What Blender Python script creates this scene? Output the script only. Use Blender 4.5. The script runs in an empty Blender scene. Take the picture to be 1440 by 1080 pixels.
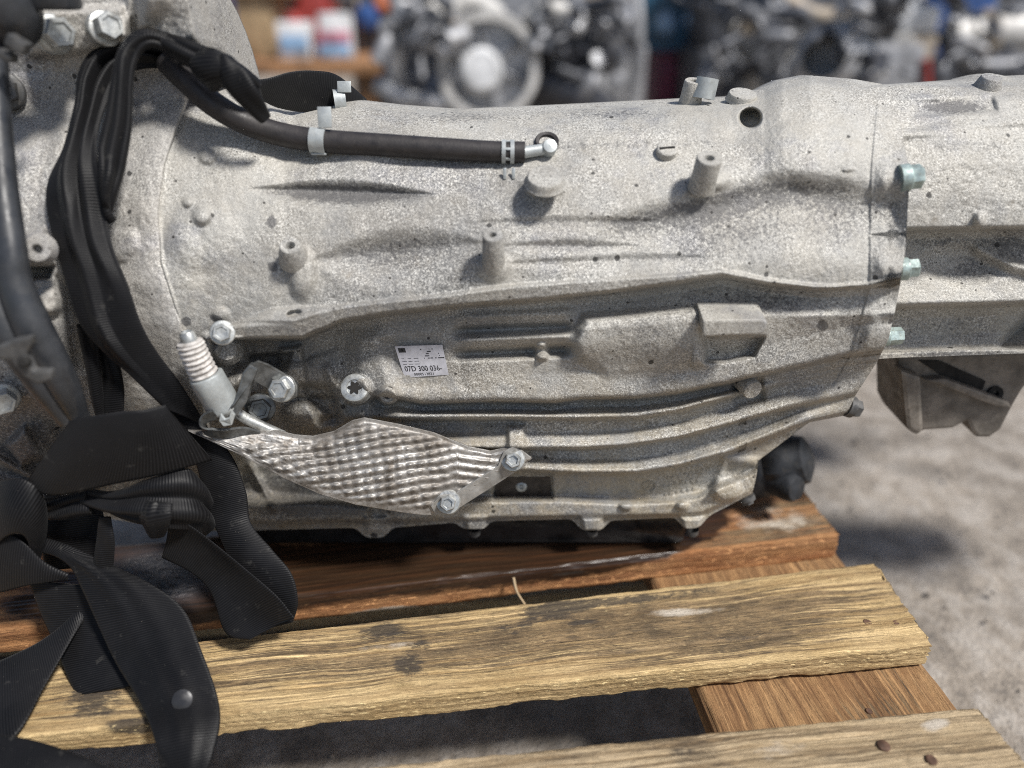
import bpy, bmesh, math, random
import numpy as np
from mathutils import Vector, Matrix
from math import radians as R, sin, cos, tan, pi

random.seed(7)
rng = np.random.default_rng(7)
S = bpy.context.scene
COL = S.collection

# ------------------------------------------------------------------ camera, sky, sun, exposure
F_PX, W_PX, H_PX = 1050.0, 1440.0, 1080.0
PITCH = R(27.0)
ZP = 0.144                       # height of the pallet deck above the ground
CAM = np.array([0.0, 0.0, ZP + 0.40])
cam = bpy.data.cameras.new('camera')
cam_o = bpy.data.objects.new('camera', cam)
COL.objects.link(cam_o)
cam_o.location = CAM
cam_o.rotation_euler = (pi / 2 - PITCH, 0, 0)
cam.sensor_width = 36.0
cam.lens = 36.0 * F_PX / W_PX
cam.clip_start, cam.clip_end = 0.02, 200.0
cam.dof.use_dof = True
cam.dof.focus_distance = 0.515
cam.dof.aperture_fstop = (cam.lens / 1000.0) / 0.0125
cam.dof.aperture_blades = 0
S.camera = cam_o

SUN_TO = Vector((0.58, -0.41, 1.0)).normalized()      # direction from the scene towards the sun
elev = math.asin(SUN_TO.z)
azim = math.atan2(SUN_TO.x, SUN_TO.y)
world = bpy.data.worlds.new('World')
S.world = world
world.use_nodes = True
wn = world.node_tree
wn.nodes.clear()
sky = wn.nodes.new('ShaderNodeTexSky')
sky.sky_type = 'NISHITA'
sky.sun_disc = False
sky.sun_elevation = elev
sky.sun_rotation = azim
sky.dust_density = 2.0
bg = wn.nodes.new('ShaderNodeBackground')
bg.inputs['Strength'].default_value = 0.075
wo = wn.nodes.new('ShaderNodeOutputWorld')
wn.links.new(sky.outputs[0], bg.inputs['Color'])
wn.links.new(bg.outputs[0], wo.inputs['Surface'])

sun = bpy.data.lights.new('sun', 'SUN')
sun.energy = 3.9
sun.angle = R(8.0)
sun.color = (1.0, 0.97, 0.925)
sun_o = bpy.data.objects.new('sun', sun)
COL.objects.link(sun_o)
sun_o.rotation_euler = SUN_TO.to_track_quat('Z', 'Y').to_euler()
sun_o.location = SUN_TO * 6

S.view_settings.view_transform = 'Standard'
S.view_settings.look = 'None'
S.view_settings.exposure = 0.43
S.view_settings.gamma = 1.0
S.render.engine = 'CYCLES'
S.cycles.max_bounces = 6
S.cycles.use_denoising = False
S.cycles.pixel_filter_type = 'BLACKMAN_HARRIS'
S.cycles.filter_width = 1.0

# ------------------------------------------------------------------ measuring: lines of sight of the photograph
CP, SP = cos(PITCH), sin(PITCH)


def ray(px, py):
    px = np.asarray(px, float); py = np.asarray(py, float)
    a = (px - W_PX / 2) / F_PX
    b = (H_PX / 2 - py) / F_PX
    return np.stack(np.broadcast_arrays(a, CP + b * SP, -SP + b * CP), -1)


def at_y(px, py, y):
    """world point(s) seen at px,py that lie at distance y in front"""
    d = ray(px, py)
    return CAM + d * (np.asarray(y, float) / d[..., 1])[..., None]


def at_z(px, py, z):
    d = ray(px, py)
    return CAM + d * ((z - CAM[2]) / d[..., 2])[..., None]


def pix_size(p):
    """metres per photograph pixel at world point p"""
    p = np.asarray(p, float) - CAM
    return (p[1] * CP - p[2] * SP) / F_PX


# ------------------------------------------------------------------ small numeric helpers
def sstep(a, b, x):
    t = np.clip((x - a) / (b - a), 0, 1)
    return t * t * (3 - 2 * t)


def lin(pts):
    xs = np.array([p[0] for p in pts], float); ys = np.array([p[1] for p in pts], float)
    return lambda x: np.interp(x, xs, ys)


def spline(pts, n):
    """Catmull-Rom through pts (any dimension), n samples"""
    P = np.asarray(pts, float)
    if len(P) < 3:
        t = np.linspace(0, 1, n)[:, None]
        return P[0] * (1 - t) + P[-1] * t
    Q = np.vstack([2 * P[0] - P[1], P, 2 * P[-1] - P[-2]])
    m = len(P) - 1
    t = np.linspace(0, m, n)
    k = np.minimum(t.astype(int), m - 1)
    u = (t - k)[:, None]
    a, b, c, d = Q[k], Q[k + 1], Q[k + 2], Q[k + 3]
    return 0.5 * (2 * b + (c - a) * u + (2 * a - 5 * b + 4 * c - d) * u ** 2 + (3 * b - a - 3 * c + d) * u ** 3)


def gblur(A, s):
    if s <= 0:
        return A
    n = int(3 * s + 1)
    k = np.exp(-0.5 * (np.arange(-n, n + 1) / s) ** 2); k /= k.sum()
    B = np.pad(A, ((n, n), (0, 0)), 'edge')
    B = sum(k[i] * B[i:i + A.shape[0]] for i in range(2 * n + 1))
    B = np.pad(B, ((0, 0), (n, n)), 'edge')
    return sum(k[i] * B[:, i:i + A.shape[1]] for i in range(2 * n + 1))


def vnoise(shape, cell, seed):
    """smooth value noise in -1..1, cell in samples"""
    g = np.random.default_rng(seed)
    n, m = int(shape[0] / cell) + 3, int(shape[1] / cell) + 3
    A = g.uniform(-1, 1, (n, m))
    y = np.arange(shape[0]) / cell; x = np.arange(shape[1]) / cell
    iy, ix = y.astype(int), x.astype(int)
    fy, fx = y - iy, x - ix
    fy = (fy * fy * (3 - 2 * fy))[:, None]; fx = (fx * fx * (3 - 2 * fx))[None]
    a = A[iy][:, ix]; b = A[iy][:, ix + 1]; c = A[iy + 1][:, ix]; d = A[iy + 1][:, ix + 1]
    return (a * (1 - fx) + b * fx) * (1 - fy) + (c * (1 - fx) + d * fx) * fy


def bilin(A, x, y):
    x = np.clip(x, 0, A.shape[1] - 1.001); y = np.clip(y, 0, A.shape[0] - 1.001)
    ix, iy = x.astype(int), y.astype(int)
    fx, fy = x - ix, y - iy
    return (A[iy, ix] * (1 - fx) + A[iy, ix + 1] * fx) * (1 - fy) + (A[iy + 1, ix] * (1 - fx) + A[iy + 1, ix + 1] * fx) * fy


# ------------------------------------------------------------------ object helpers
def link(o, parent=None):
    COL.objects.link(o)
    if parent is not None:
        o.parent = parent
        o.matrix_parent_inverse = PINV[parent.name]
    PINV[o.name] = o.matrix_basis.inverted() if parent is None else Matrix.Identity(4)      # children are built in world coordinates
    return o


PINV = {}


def tag(o, label=None, cat=None, group=None, kind=None):
    if label: o['label'] = label
    if cat: o['category'] = cat
    if group: o['group'] = group
    if kind: o['kind'] = kind
    return o


def empty(name, loc, label, cat, group=None):
    o = bpy.data.objects.new(name, None)
    o.location = Vector(loc)
    o.empty_display_size = 0.05
    link(o)
    return tag(o, label, cat, group)


def mesh_obj(name, V, Fq, mat, parent=None, smooth=True, uv=None, attrs=None):
    """V (n,3), Fq: array (m,4) or list of index lists"""
    me = bpy.data.meshes.new(name)
    V = np.asarray(V, float)
    if isinstance(Fq, np.ndarray):
        m, k = Fq.shape
        me.vertices.add(len(V)); me.vertices.foreach_set('co', V.ravel())
        me.loops.add(m * k); me.loops.foreach_set('vertex_index', Fq.ravel().astype(np.int32))
        me.polygons.add(m); me.polygons.foreach_set('loop_start', np.arange(0, m * k, k, dtype=np.int32))
        me.update(calc_edges=True)
    else:
        me.from_pydata([tuple(v) for v in V], [], [tuple(f) for f in Fq])
    me.validate()
    if smooth:
        me.polygons.foreach_set('use_smooth', np.ones(len(me.polygons), bool))
    if uv is not None:
        ul = me.uv_layers.new(name='UVMap')
        idx = np.empty(len(me.loops), np.int32); me.loops.foreach_get('vertex_index', idx)
        ul.data.foreach_set('uv', np.asarray(uv, float)[idx].ravel())
    for a, arr in (attrs or {}).items():
        at = me.attributes.new(a, 'FLOAT', 'POINT')
        at.data.foreach_set('value', np.asarray(arr, float).ravel())
    if mat:
        me.materials.append(mat)
    o = bpy.data.objects.new(name, me)
    return link(o, parent)


def grid_faces(n, m, wrap=False, off=0):
    i, j = np.meshgrid(np.arange(n - 1), np.arange(m if wrap else m - 1), indexing='ij')
    j2 = (j + 1) % m
    a = i * m + j; b = i * m + j2; c = (i + 1) * m + j2; d = (i + 1) * m + j
    return np.stack([a, d, c, b], -1).reshape(-1, 4) + off


class MB:
    """collects shapes and links them as ONE mesh object"""
    def __init__(s):
        s.V, s.F, s.n = [], [], 0

    def add(s, V, F):
        V = np.asarray(V, float).reshape(-1, 3)
        s.V.append(V)
        s.F += [tuple(int(i) + s.n for i in f) for f in F]
        s.n += len(V)
        return s

    def box(s, c, size, rot=None, bev=0.0):
        hx, hy, hz = [v / 2 for v in size]
        b = min(bev, hx * .9, hy * .9, hz * .9)
        if b > 0:
            vs, fs = [], []
            bm = bmesh.new()
            bmesh.ops.create_cube(bm, size=1.0)
            for v in bm.verts: v.co = Vector((v.co.x * 2 * hx, v.co.y * 2 * hy, v.co.z * 2 * hz))
            bmesh.ops.bevel(bm, geom=bm.edges[:], offset=b, segments=2, profile=0.5, affect='EDGES')
            bm.verts.index_update()
            vs = np.array([v.co[:] for v in bm.verts]); fs = [[v.index for v in f.verts] for f in bm.faces]
            bm.free()
        else:
            vs = np.array([(x, y, z) for x in (-hx, hx) for y in (-hy, hy) for z in (-hz, hz)])
            fs = [(0, 1, 3, 2), (4, 6, 7, 5), (0, 4, 5, 1), (2, 3, 7, 6), (0, 2, 6, 4), (1, 5, 7, 3)]
        if rot is not None:
            vs = vs @ np.array(rot.to_3x3() if isinstance(rot, Matrix) else rot).T
        return s.add(vs + np.asarray(c, float), fs)

    def lathe(s, prof, o, ax, seg=24, twist=0.0, cap=True, squash=None):
        """prof [(r,h)..] about axis ax from origin o"""
        ax = Vector(ax).normalized(); M = np.array(ax.to_track_quat('Z', 'Y').to_matrix())
        t = np.arange(seg) / seg * 2 * pi + twist
        ring = np.stack([np.cos(t), np.sin(t)], -1)
        V = []
        for r, h in prof:
            V.append(np.concatenate([ring * r, np.full((seg, 1), h)], 1))
        V = np.concatenate(V)
        if squash is not None: V[:, 0] *= squash[0]; V[:, 1] *= squash[1]
        V = V @ M.T + np.asarray(o, float)
        f = grid_faces(len(prof), seg, True)[:, ::-1].tolist()
        if cap:
            f.append(list(range(seg))[::-1]); f.append([(len(prof) - 1) * seg + k for k in range(seg)])
        return s.add(V, f)

    def tube(s, path, r, seg=14, cap=True, flat=None):
        P = np.asarray(path, float); n = len(P)
        r = np.broadcast_to(np.asarray(r, float), (n,))
        T = np.gradient(P, axis=0); T /= np.linalg.norm(T, axis=1)[:, None] + 1e-12
        N = np.zeros_like(P); ref = np.array([0.13, -0.9, 0.35])
        u = np.cross(T[0], ref); u /= np.linalg.norm(u)
        for i in range(n):
            u = u - T[i] * np.dot(u, T[i]); u /= np.linalg.norm(u); N[i] = u
        B = np.cross(T, N)
        t = np.arange(seg) / seg * 2 * pi
        V = P[:, None] + r[:, None, None] * (np.cos(t)[None, :, None] * N[:, None] + np.sin(t)[None, :, None] * B[:, None])
        f = grid_faces(n, seg, True).tolist()
        if cap:
            f.append(list(range(seg))); f.append([(n - 1) * seg + k for k in range(seg)][::-1])
        return s.add(V.reshape(-1, 3), f)

    def build(s, name, mat, parent=None, smooth=True, sharp=None):
        o = mesh_obj(name, np.concatenate(s.V), s.F, mat, parent, smooth)
        if smooth:
            bm = bmesh.new(); bm.from_mesh(o.data)
            bmesh.ops.recalc_face_normals(bm, faces=bm.faces[:])
            lim = R(sharp or 38)
            for e in bm.edges:
                if len(e.link_faces) == 2 and e.calc_face_angle(0) > lim: e.smooth = False
            bm.to_mesh(o.data); bm.free()
        return o


# ------------------------------------------------------------------ material helpers
class NT:
    def __init__(s, name):
        s.m = bpy.data.materials.new(name); s.m.use_nodes = True
        s.t = s.m.node_tree; s.b = s.t.nodes['Principled BSDF']
        s._tc = None

    def node(s, typ, **kw):
        n = s.t.nodes.new(typ)
        for k, v in kw.items(): setattr(n, k, v)
        return n

    def set(s, inp, v):
        if isinstance(v, bpy.types.NodeSocket): s.t.links.new(v, inp)
        elif isinstance(v, (tuple, list)) and len(v) == 3 and inp.type == 'RGBA': inp.default_value = (*v, 1)
        else: inp.default_value = v

    def P(s, **kw):
        for k, v in kw.items(): s.set(s.b.inputs[k.replace('_', ' ')], v)

    @property
    def obj(s):
        if s._tc is None: s._tc = s.node('ShaderNodeTexCoord')
        return s._tc.outputs['Object']

    @property
    def uv(s):
        s.obj
        return s._tc.outputs['UV']

    def map(s, v=None, scale=(1, 1, 1), rot=(0, 0, 0), loc=(0, 0, 0)):
        n = s.node('ShaderNodeMapping')
        s.set(n.inputs['Vector'], v if v is not None else s.obj)
        n.inputs['Scale'].default_value = scale; n.inputs['Rotation'].default_value = rot; n.inputs['Location'].default_value = loc
        return n.outputs[0]

    def noise(s, scale, detail=3, rough=0.55, v=None, dist=0.0):
        n = s.node('ShaderNodeTexNoise')
        s.set(n.inputs['Vector'], v if v is not None else s.obj)
        n.inputs['Scale'].default_value = scale; n.inputs['Detail'].default_value = detail
        n.inputs['Roughness'].default_value = rough; n.inputs['Distortion'].default_value = dist
        return n.outputs[0]

    def voro(s, scale, v=None, feature='F1', out='Distance', rnd=1.0):
        n = s.node('ShaderNodeTexVoronoi', feature=feature)
        s.set(n.inputs['Vector'], v if v is not None else s.obj)
        n.inputs['Scale'].default_value = scale
        n.inputs['Randomness'].default_value = rnd
        return n.outputs[out]

    def wave(s, scale, v=None, dist=0.0, detail=2, dscale=1.0, direction='X', profile='SIN', typ='BANDS'):
        n = s.node('ShaderNodeTexWave', wave_type=typ, wave_profile=profile)
        if typ == 'BANDS': n.bands_direction = direction
        else: n.rings_direction = direction
        s.set(n.inputs['Vector'], v if v is not None else s.obj)
        n.inputs['Scale'].default_value = scale; n.inputs['Distortion'].default_value = dist
        n.inputs['Detail'].default_value = detail; n.inputs['Detail Scale'].default_value = dscale
        return n.outputs['Fac']

    def ramp(s, f, a, b, lo=0.0, hi=1.0, smooth=True):
        n = s.node('ShaderNodeMapRange')
        n.interpolation_type = 'SMOOTHSTEP' if smooth else 'LINEAR'
        s.set(n.inputs[0], f)
        n.inputs[1].default_value = a; n.inputs[2].default_value = b
        n.inputs[3].default_value = lo; n.inputs[4].default_value = hi
        return n.outputs[0]

    def mix(s, f, a, b, mode='MIX'):
        n = s.node('ShaderNodeMix', data_type='RGBA', blend_type=mode)
        s.set(n.inputs[0], f); s.set(n.inputs[6], a); s.set(n.inputs[7], b)
        return n.outputs[2]

    def math(s, op, a, b=0.0, clamp=False):
        n = s.node('ShaderNodeMath', operation=op, use_clamp=clamp)
        s.set(n.inputs[0], a); s.set(n.inputs[1], b)
        return n.outputs[0]

    def attr(s, name):
        return s.node('ShaderNodeAttribute', attribute_name=name).outputs['Fac']

    def bump(s, h, strength=0.3, dist=0.001, prev=None):
        n = s.node('ShaderNodeBump')
        n.inputs['Strength'].default_value = strength; n.inputs['Distance'].default_value = dist
        s.set(n.inputs['Height'], h)
        if prev is not None: s.t.links.new(prev, n.inputs['Normal'])
        s.t.links.new(n.outputs[0], s.b.inputs['Normal'])
        return n.outputs[0]


def cast_metal(name, light=(0.40, 0.39, 0.36), mid=(0.22, 0.218, 0.213), warm=(0.38, 0.325, 0.235), warmth=0.52, cool=(0.255, 0.258, 0.275)):
    n = NT(name)
    big = n.noise(7, 5, 0.62)
    big2 = n.noise(15, 5, 0.7, n.map(None, (1, 1, 1), (0, 0, 0), (3.1, 1.7, .4)))
    med = n.noise(34, 6, 0.7)
    fine = n.noise(820, 4, 0.78)
    spk = n.noise(1500, 2, 0.65)
    c = n.mix(n.ramp(big, 0.38, 0.62), light, mid)
    c = n.mix(n.ramp(big2, 0.52, 0.68, 0, .75), c, cool)
    sep = n.node('ShaderNodeSeparateXYZ'); n.set(sep.inputs[0], n.obj)
    low = n.ramp(sep.outputs[2], ZP + 0.05, ZP + 0.24, 1.0, 0.0)        # road film lies thicker low down on the casting
    wf = n.math('MULTIPLY', n.ramp(med, 0.36, 0.62), n.math('ADD', n.math('MULTIPLY', low, 0.75), 0.22))
    c = n.mix(n.math('MULTIPLY', wf, warmth * 1.7, clamp=True), c, warm)
    patch = n.ramp(n.noise(22, 5, .7), .35, .68, .25, 1.0)               # the grain is not equally coarse everywhere
    c = n.mix(n.math('MULTIPLY', n.ramp(fine, 0.49, 0.62, 0.0, 0.95), patch), c, (0.70, 0.685, 0.635))
    c = n.mix(n.math('MULTIPLY', n.ramp(fine, 0.475, 0.35, 0.0, 0.95), patch), c, (0.10, 0.096, 0.086))
    c = n.mix(n.math('MULTIPLY', n.ramp(spk, 0.58, 0.70, 0.0, 0.75), patch), c, (0.10, 0.095, 0.085))
    c = n.mix(n.ramp(n.noise(60, 6, .75), .60, .74, 0, .55), c, (0.20, 0.17, 0.13))
    # grime: dirt and painted shade, in shapes of their own, broken up by grain
    g = n.attr('grime_shade')
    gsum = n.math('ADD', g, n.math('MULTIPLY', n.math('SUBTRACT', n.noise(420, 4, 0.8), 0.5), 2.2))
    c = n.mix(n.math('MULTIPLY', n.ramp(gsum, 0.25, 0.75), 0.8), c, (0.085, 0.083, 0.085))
    # droplets of oil
    vd = n.voro(75); vr = n.voro(75, out='Color')
    rs = n.node('ShaderNodeSeparateColor'); n.set(rs.inputs[0], vr)
    rad = n.ramp(rs.outputs[0], 0.62, 1.0, -0.02, 0.15)
    spot = n.math('LESS_THAN', n.math('ADD', vd, n.math('MULTIPLY', n.math('SUBTRACT', n.noise(300, 2), 0.5), 0.10)), rad)
    c = n.mix(n.math('MULTIPLY', spot, 0.85), c, (0.02, 0.019, 0.018))
    v2 = n.voro(190); r2 = n.voro(190, out='Color')
    s2 = n.node('ShaderNodeSeparateColor'); n.set(s2.inputs[0], r2)
    c = n.mix(n.math('MULTIPLY', n.math('LESS_THAN', v2, n.ramp(s2.outputs[1], 0.80, 1.0, -0.02, 0.20)), 0.85), c, (0.025, 0.022, 0.02))
    n.P(Base_Color=c, Metallic=n.ramp(big2, .45, .7, .10, .40), Roughness=n.ramp(fine, 0.3, 0.7, 0.60, 0.42))
    n.b.inputs['Specular IOR Level'].default_value = 0.45
    h = n.math('ADD', n.math('MULTIPLY', fine, 1.0), n.math('MULTIPLY', n.noise(210, 3), 0.9))
    n.bump(h, 0.55, 0.0011)
    return n.m


def plain(name, col, rough=0.5, metal=0.0, var=0.25, scale=60, bump=0.15, bscale=300, dirt=0.0, dirtcol=(0.05, 0.045, 0.04), spec=0.5):
    n = NT(name)
    f = n.noise(scale, 4, 0.6)
    dk = tuple(v * (1 - var) for v in col); lt = tuple(min(1, v * (1 + var)) for v in col)
    c = n.mix(n.ramp(f, 0.3, 0.7), dk, lt)
    if dirt > 0:
        c = n.mix(n.math('MULTIPLY', n.ramp(n.noise(scale * 2.3, 5, 0.7), 0.5, 0.72), dirt), c, dirtcol)
    n.P(Base_Color=c, Metallic=metal, Roughness=n.ramp(n.noise(scale * 1.7, 3), 0.3, 0.7, max(0.05, rough - 0.12), min(1, rough + 0.12)))
    n.b.inputs['Specular IOR Level'].default_value = spec
    if bump > 0: n.bump(n.noise(bscale, 3), bump, 0.001)
    return n.m


M = {}
M['cast'] = cast_metal('cast_aluminium')
M['cast_bell'] = cast_metal('cast_aluminium_dull', (0.40, 0.385, 0.36), (0.26, 0.255, 0.25), (0.33, 0.28, 0.205), 0.45, (0.33, 0.325, 0.345))
M['zinc'] = plain('zinc_plating', (0.42, 0.43, 0.42), 0.42, 0.65, 0.25, 130, 0.15, 500, 0.6, (0.17, 0.15, 0.12))
M['bracket_cast'] = plain('brown_grey_casting', (0.16, 0.142, 0.122), 0.6, 0.15, 0.35, 60, 0.4, 400, 0.6, (0.085, 0.07, 0.055))
M['plate'] = plain('stained_plate', (0.045, 0.038, 0.034), 0.45, 0.3, 0.4, 160, 0.2, 500, 0.6, (0.03, 0.027, 0.025))
M['zinc_green'] = plain('green_zinc_plating', (0.36, 0.44, 0.42), 0.42, 0.45, 0.3, 150, 0.15, 500, 0.75, (0.22, 0.20, 0.16))
M['clip'] = plain('grey_clip_steel', (0.40, 0.425, 0.425), 0.45, 0.35, 0.12, 150, 0.1, 600, 0.25, (0.3, 0.28, 0.24))
M['rubber'] = plain('black_rubber', (0.024, 0.021, 0.021), 0.55, 0.0, 0.2, 90, 0.15, 900, 0.25, (0.07, 0.062, 0.055))
M['steel_dark'] = plain('dark_steel', (0.085, 0.085, 0.085), 0.5, 0.3, 0.3, 120, 0.2, 500, 0.4, (0.17, 0.15, 0.12))
M['hole'] = plain('dark_hole', (0.012, 0.011, 0.010), 0.9, 0, 0.2, 80, 0)
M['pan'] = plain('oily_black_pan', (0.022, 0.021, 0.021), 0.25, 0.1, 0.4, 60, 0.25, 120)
M['rust'] = plain('rusty_nail', (0.10, 0.055, 0.035), 0.7, 0.3, 0.4, 200, 0.2, 600)

# ------------------------------------------------------------------ the ground
def concrete():
    n = NT('yard_concrete')
    a = n.noise(5.0, 6, 0.65); b = n.noise(26, 6, 0.7); f = n.noise(170, 4, 0.7)
    c = n.mix(n.ramp(a, 0.33, 0.67), (0.30, 0.258, 0.212), (0.205, 0.176, 0.145))
    c = n.mix(n.ramp(b, 0.42, 0.64, 0, 0.8), c, (0.39, 0.355, 0.315))
    c = n.mix(n.ramp(b, 0.48, 0.30, 0, 0.7), c, (0.125, 0.11, 0.096))
    c = n.mix(n.ramp(n.noise(3.4, 5, .6), .50, .60, 0, .6), c, (0.135, 0.12, 0.105))
    c = n.mix(n.ramp(f, 0.50, 0.72, 0, 0.45), c, (0.14, 0.13, 0.12))
    n.P(Base_Color=c, Roughness=0.85)
    h = n.math('ADD', n.math('MULTIPLY', b, 1.0), n.math('MULTIPLY', f, 0.35))
    n.bump(h, 0.8, 0.012)
    return n.m


M['concrete'] = concrete()
gx, gy = np.meshgrid(np.concatenate([np.linspace(-60, -3, 8), np.linspace(-2, 3, 200), np.linspace(4, 60, 8)]),
                     np.concatenate([np.linspace(-10, -0.6, 6), np.linspace(-0.4, 3.6, 160), np.linspace(5, 110, 10)]), indexing='xy')
gz = np.zeros_like(gx)
gz += 0.004 * vnoise(gx.shape, 3, 1) + 0.003 * vnoise(gx.shape, 7, 2)
g = mesh_obj('ground', np.stack([gx, gy, gz - 0.004], -1).reshape(-1, 3), grid_faces(*gx.shape)[:, ::-1], M['concrete'])
tag(g, 'worn pale grey yard concrete with dust and grit', None, None, 'structure')

# ------------------------------------------------------------------ gearbox housing: depth maps in the photograph's raster, made into real shells
X0, Y0 = -60, -60
GW, GH = 1560, 1180
PX, PY = np.meshgrid(np.arange(GW) + X0, np.arange(GH) + Y0, indexing='xy')
PX = PX.astype(float); PY = PY.astype(float)
xs_all = np.arange(GW) + X0


def loft(curves):
    """curves from top to bottom: (row(x), depth(x)[mm]); returns depth map in m, straight between neighbours"""
    rows = np.array([c[0](xs_all) if callable(c[0]) else np.full(GW, c[0]) for c in curves], float)
    dep = np.array([c[1](xs_all) if callable(c[1]) else np.full(GW, float(c[1])) for c in curves], float)
    for k in range(1, len(rows)): rows[k] = np.maximum(rows[k], rows[k - 1] + 0.5)
    Y = np.empty((GH, GW))
    r = np.arange(GH) + Y0
    for i in range(GW): Y[:, i] = np.interp(r, rows[:, i], dep[:, i])
    return Y / 1000.0


def poly_sd(pts):
    """signed distance (px, inside positive) to polygon, restricted window"""
    P = np.array(pts, float)
    inside = np.zeros(PX.shape, bool); d2 = np.full(PX.shape, 1e9)
    n = len(P)
    x0, y0 = P.min(0) - 40 - [X0, Y0]; x1, y1 = P.max(0) + 40 - [X0, Y0]
    sl = (slice(max(0, int(y0)), min(GH, int(y1))), slice(max(0, int(x0)), min(GW, int(x1))))
    X, Yq = PX[sl], PY[sl]
    ins = np.zeros(X.shape, bool); dd = np.full(X.shape, 1e9)
    for i in range(n):
        a, b = P[i], P[(i + 1) % n]
        e = b - a
        t = np.clip(((X - a[0]) * e[0] + (Yq - a[1]) * e[1]) / (e @ e), 0, 1)
        dd = np.minimum(dd, (X - a[0] - t * e[0]) ** 2 + (Yq - a[1] - t * e[1]) ** 2)
        cnd = ((a[1] > Yq) != (b[1] > Yq))
        xi = a[0] + (Yq - a[1]) * (b[0] - a[0]) / (b[1] - a[1] if b[1] != a[1] else 1e-9)
        ins ^= cnd & (X < xi)
    sd = np.full(PX.shape, -1e3)
    sd[sl] = np.where(ins, np.sqrt(dd), -np.sqrt(dd))
    return sd


def line_d(pts):
    P = np.array(pts, float)
    dd = np.full(PX.shape, 1e9)
    for a, b in zip(P[:-1], P[1:]):
        e = b - a
        t = np.clip(((PX - a[0]) * e[0] + (PY - a[1]) * e[1]) / (e @ e), 0, 1)
        dd = np.minimum(dd, (PX - a[0] - t * e[0]) ** 2 + (PY - a[1] - t * e[1]) ** 2)
    return np.sqrt(dd)


def pad(Yd, pts, h, w=5, flat=None):
    """raise (h>0, metres) or sink a polygon with soft shoulders of w px"""
    return Yd - h * sstep(-w, w, poly_sd(pts))


def ell(cx, cy, rx, ry, rot=0.0):
    c, s = cos(rot), sin(rot)
    u = ((PX - cx) * c + (PY - cy) * s) / rx; v = (-(PX - cx) * s + (PY - cy) * c) / ry
    return np.sqrt(u * u + v * v)


def dome(Yd, cx, cy, rx, ry, h, rot=0.0, p=2.0):
    e = np.clip(1 - ell(cx, cy, rx, ry, rot) ** p, 0, 1)
    return Yd - h * e * e * (3 - 2 * e)


def ridge(Yd, pts, w, h):
    return Yd - h * np.exp(-(line_d(pts) / w) ** 2)


def shell(name, Yd, grime_shade, top, bot, x0, x1, nx, ny, mat, parent, back=0.12, under=0.09, right=0.05, xs=None):
    xs = np.linspace(x0, x1, nx) if xs is None else xs
    v = np.linspace(0, 1, ny)
    t, b = top(xs), bot(xs)
    px = np.broadcast_to(xs, (ny, len(xs)))
    # rows run level past steps of the lower edge; only the last few are squeezed into the step
    fx = np.linspace(xs[0], xs[-1], 1200); fb = bot(fx)
    nb = np.array([fb[np.abs(fx - x) < 16].min() for x in fx])
    ker = np.ones(25) / 25
    nb = np.convolve(np.pad(nb, 12, 'edge'), ker, 'valid')
    bs = np.maximum(np.minimum(np.interp(xs, fx, nb), b) - 6, t + (b - t) * .5)
    va, vb = np.minimum(v / .86, 1)[:, None], np.maximum((v - .86) / .14, 0)[:, None]
    py = t[None] + (bs - t)[None] * va + (b - bs)[None] * vb
    y = bilin(Yd, px - X0, py - Y0)
    V = at_y(px, py, y)
    G = bilin(grime_shade, px - X0, py - Y0)
    up, dn = [], []
    a = np.linspace(0, R(115), 14)[1:]
    for k in a[::-1]:
        q = V[0].copy(); q[:, 1] += back * np.sin(k) * 1.1; q[:, 2] -= back * (1 - np.cos(k)); up.append(q)
    for k in np.linspace(0, 1, 6)[1:]:
        q = V[-1].copy(); q[:, 1] += under * k; dn.append(q)
    A = np.concatenate([np.array(up), V, np.array(dn)])
    GG = np.concatenate([np.zeros((len(up), len(xs))), G, np.zeros((len(dn), len(xs)))])
    if right:
        q1 = A[:, -1:].copy(); q1[..., 1] += right
        A = np.concatenate([A, q1], 1); GG = np.concatenate([GG, GG[:, -1:]], 1)
    return mesh_obj(name, A.reshape(-1, 3), grid_faces(A.shape[0], A.shape[1]), mat, parent, True, attrs={'grime_shade': GG})


gearbox = empty('gearbox', (0.0, 0.52, ZP), 'dirty cast aluminium vehicle gearbox lying on a wooden pallet', 'gearbox')

# ---- main case
top_main = lin([(200, 100), (240, 112), (330, 118), (400, 152), (430, 150), (500, 142), (560, 149), (640, 155), (760, 150),
                (900, 143), (960, 140), (1030, 137), (1075, 127), (1100, 114), (1140, 106), (1200, 111), (1240, 118),
                (1256, 132), (1266, 170), (1274, 215), (1279, 240)])
bot_main = lin([(200, 748), (350, 746), (500, 742), (514, 756), (540, 756), (552, 742), (640, 735), (652, 744), (682, 744), (690, 733),
                (805, 730), (818, 746), (846, 746), (858, 732), (950, 728), (962, 744), (984, 742), (996, 726),
                (1058, 694), (1064, 668), (1066, 648), (1138, 594), (1190, 584), (1203, 556), (1234, 508), (1250, 476), (1258, 440),
                (1266, 400), (1274, 345), (1279, 250)])
_b = bot_main
_xb = np.arange(180, 1300, 1.0)
_vb = _b(_xb); _kb = np.exp(-.5 * (np.arange(-12, 13) / 4.0) ** 2); _kb /= _kb.sum()
_vb = np.where((_xb > 380) & (_xb < 1052), np.convolve(np.pad(_vb, 12, 'edge'), _kb, 'valid'), _vb)
bot_main = lambda x: np.interp(x, _xb, _vb)
L1 = lin([(200, 455), (326, 456), (382, 433), (447, 430), (516, 424), (628, 412), (714, 400), (860, 390), (949, 384), (1014, 378),
          (1078, 391), (1143, 399), (1177, 401), (1222, 396), (1280, 384)])
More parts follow.
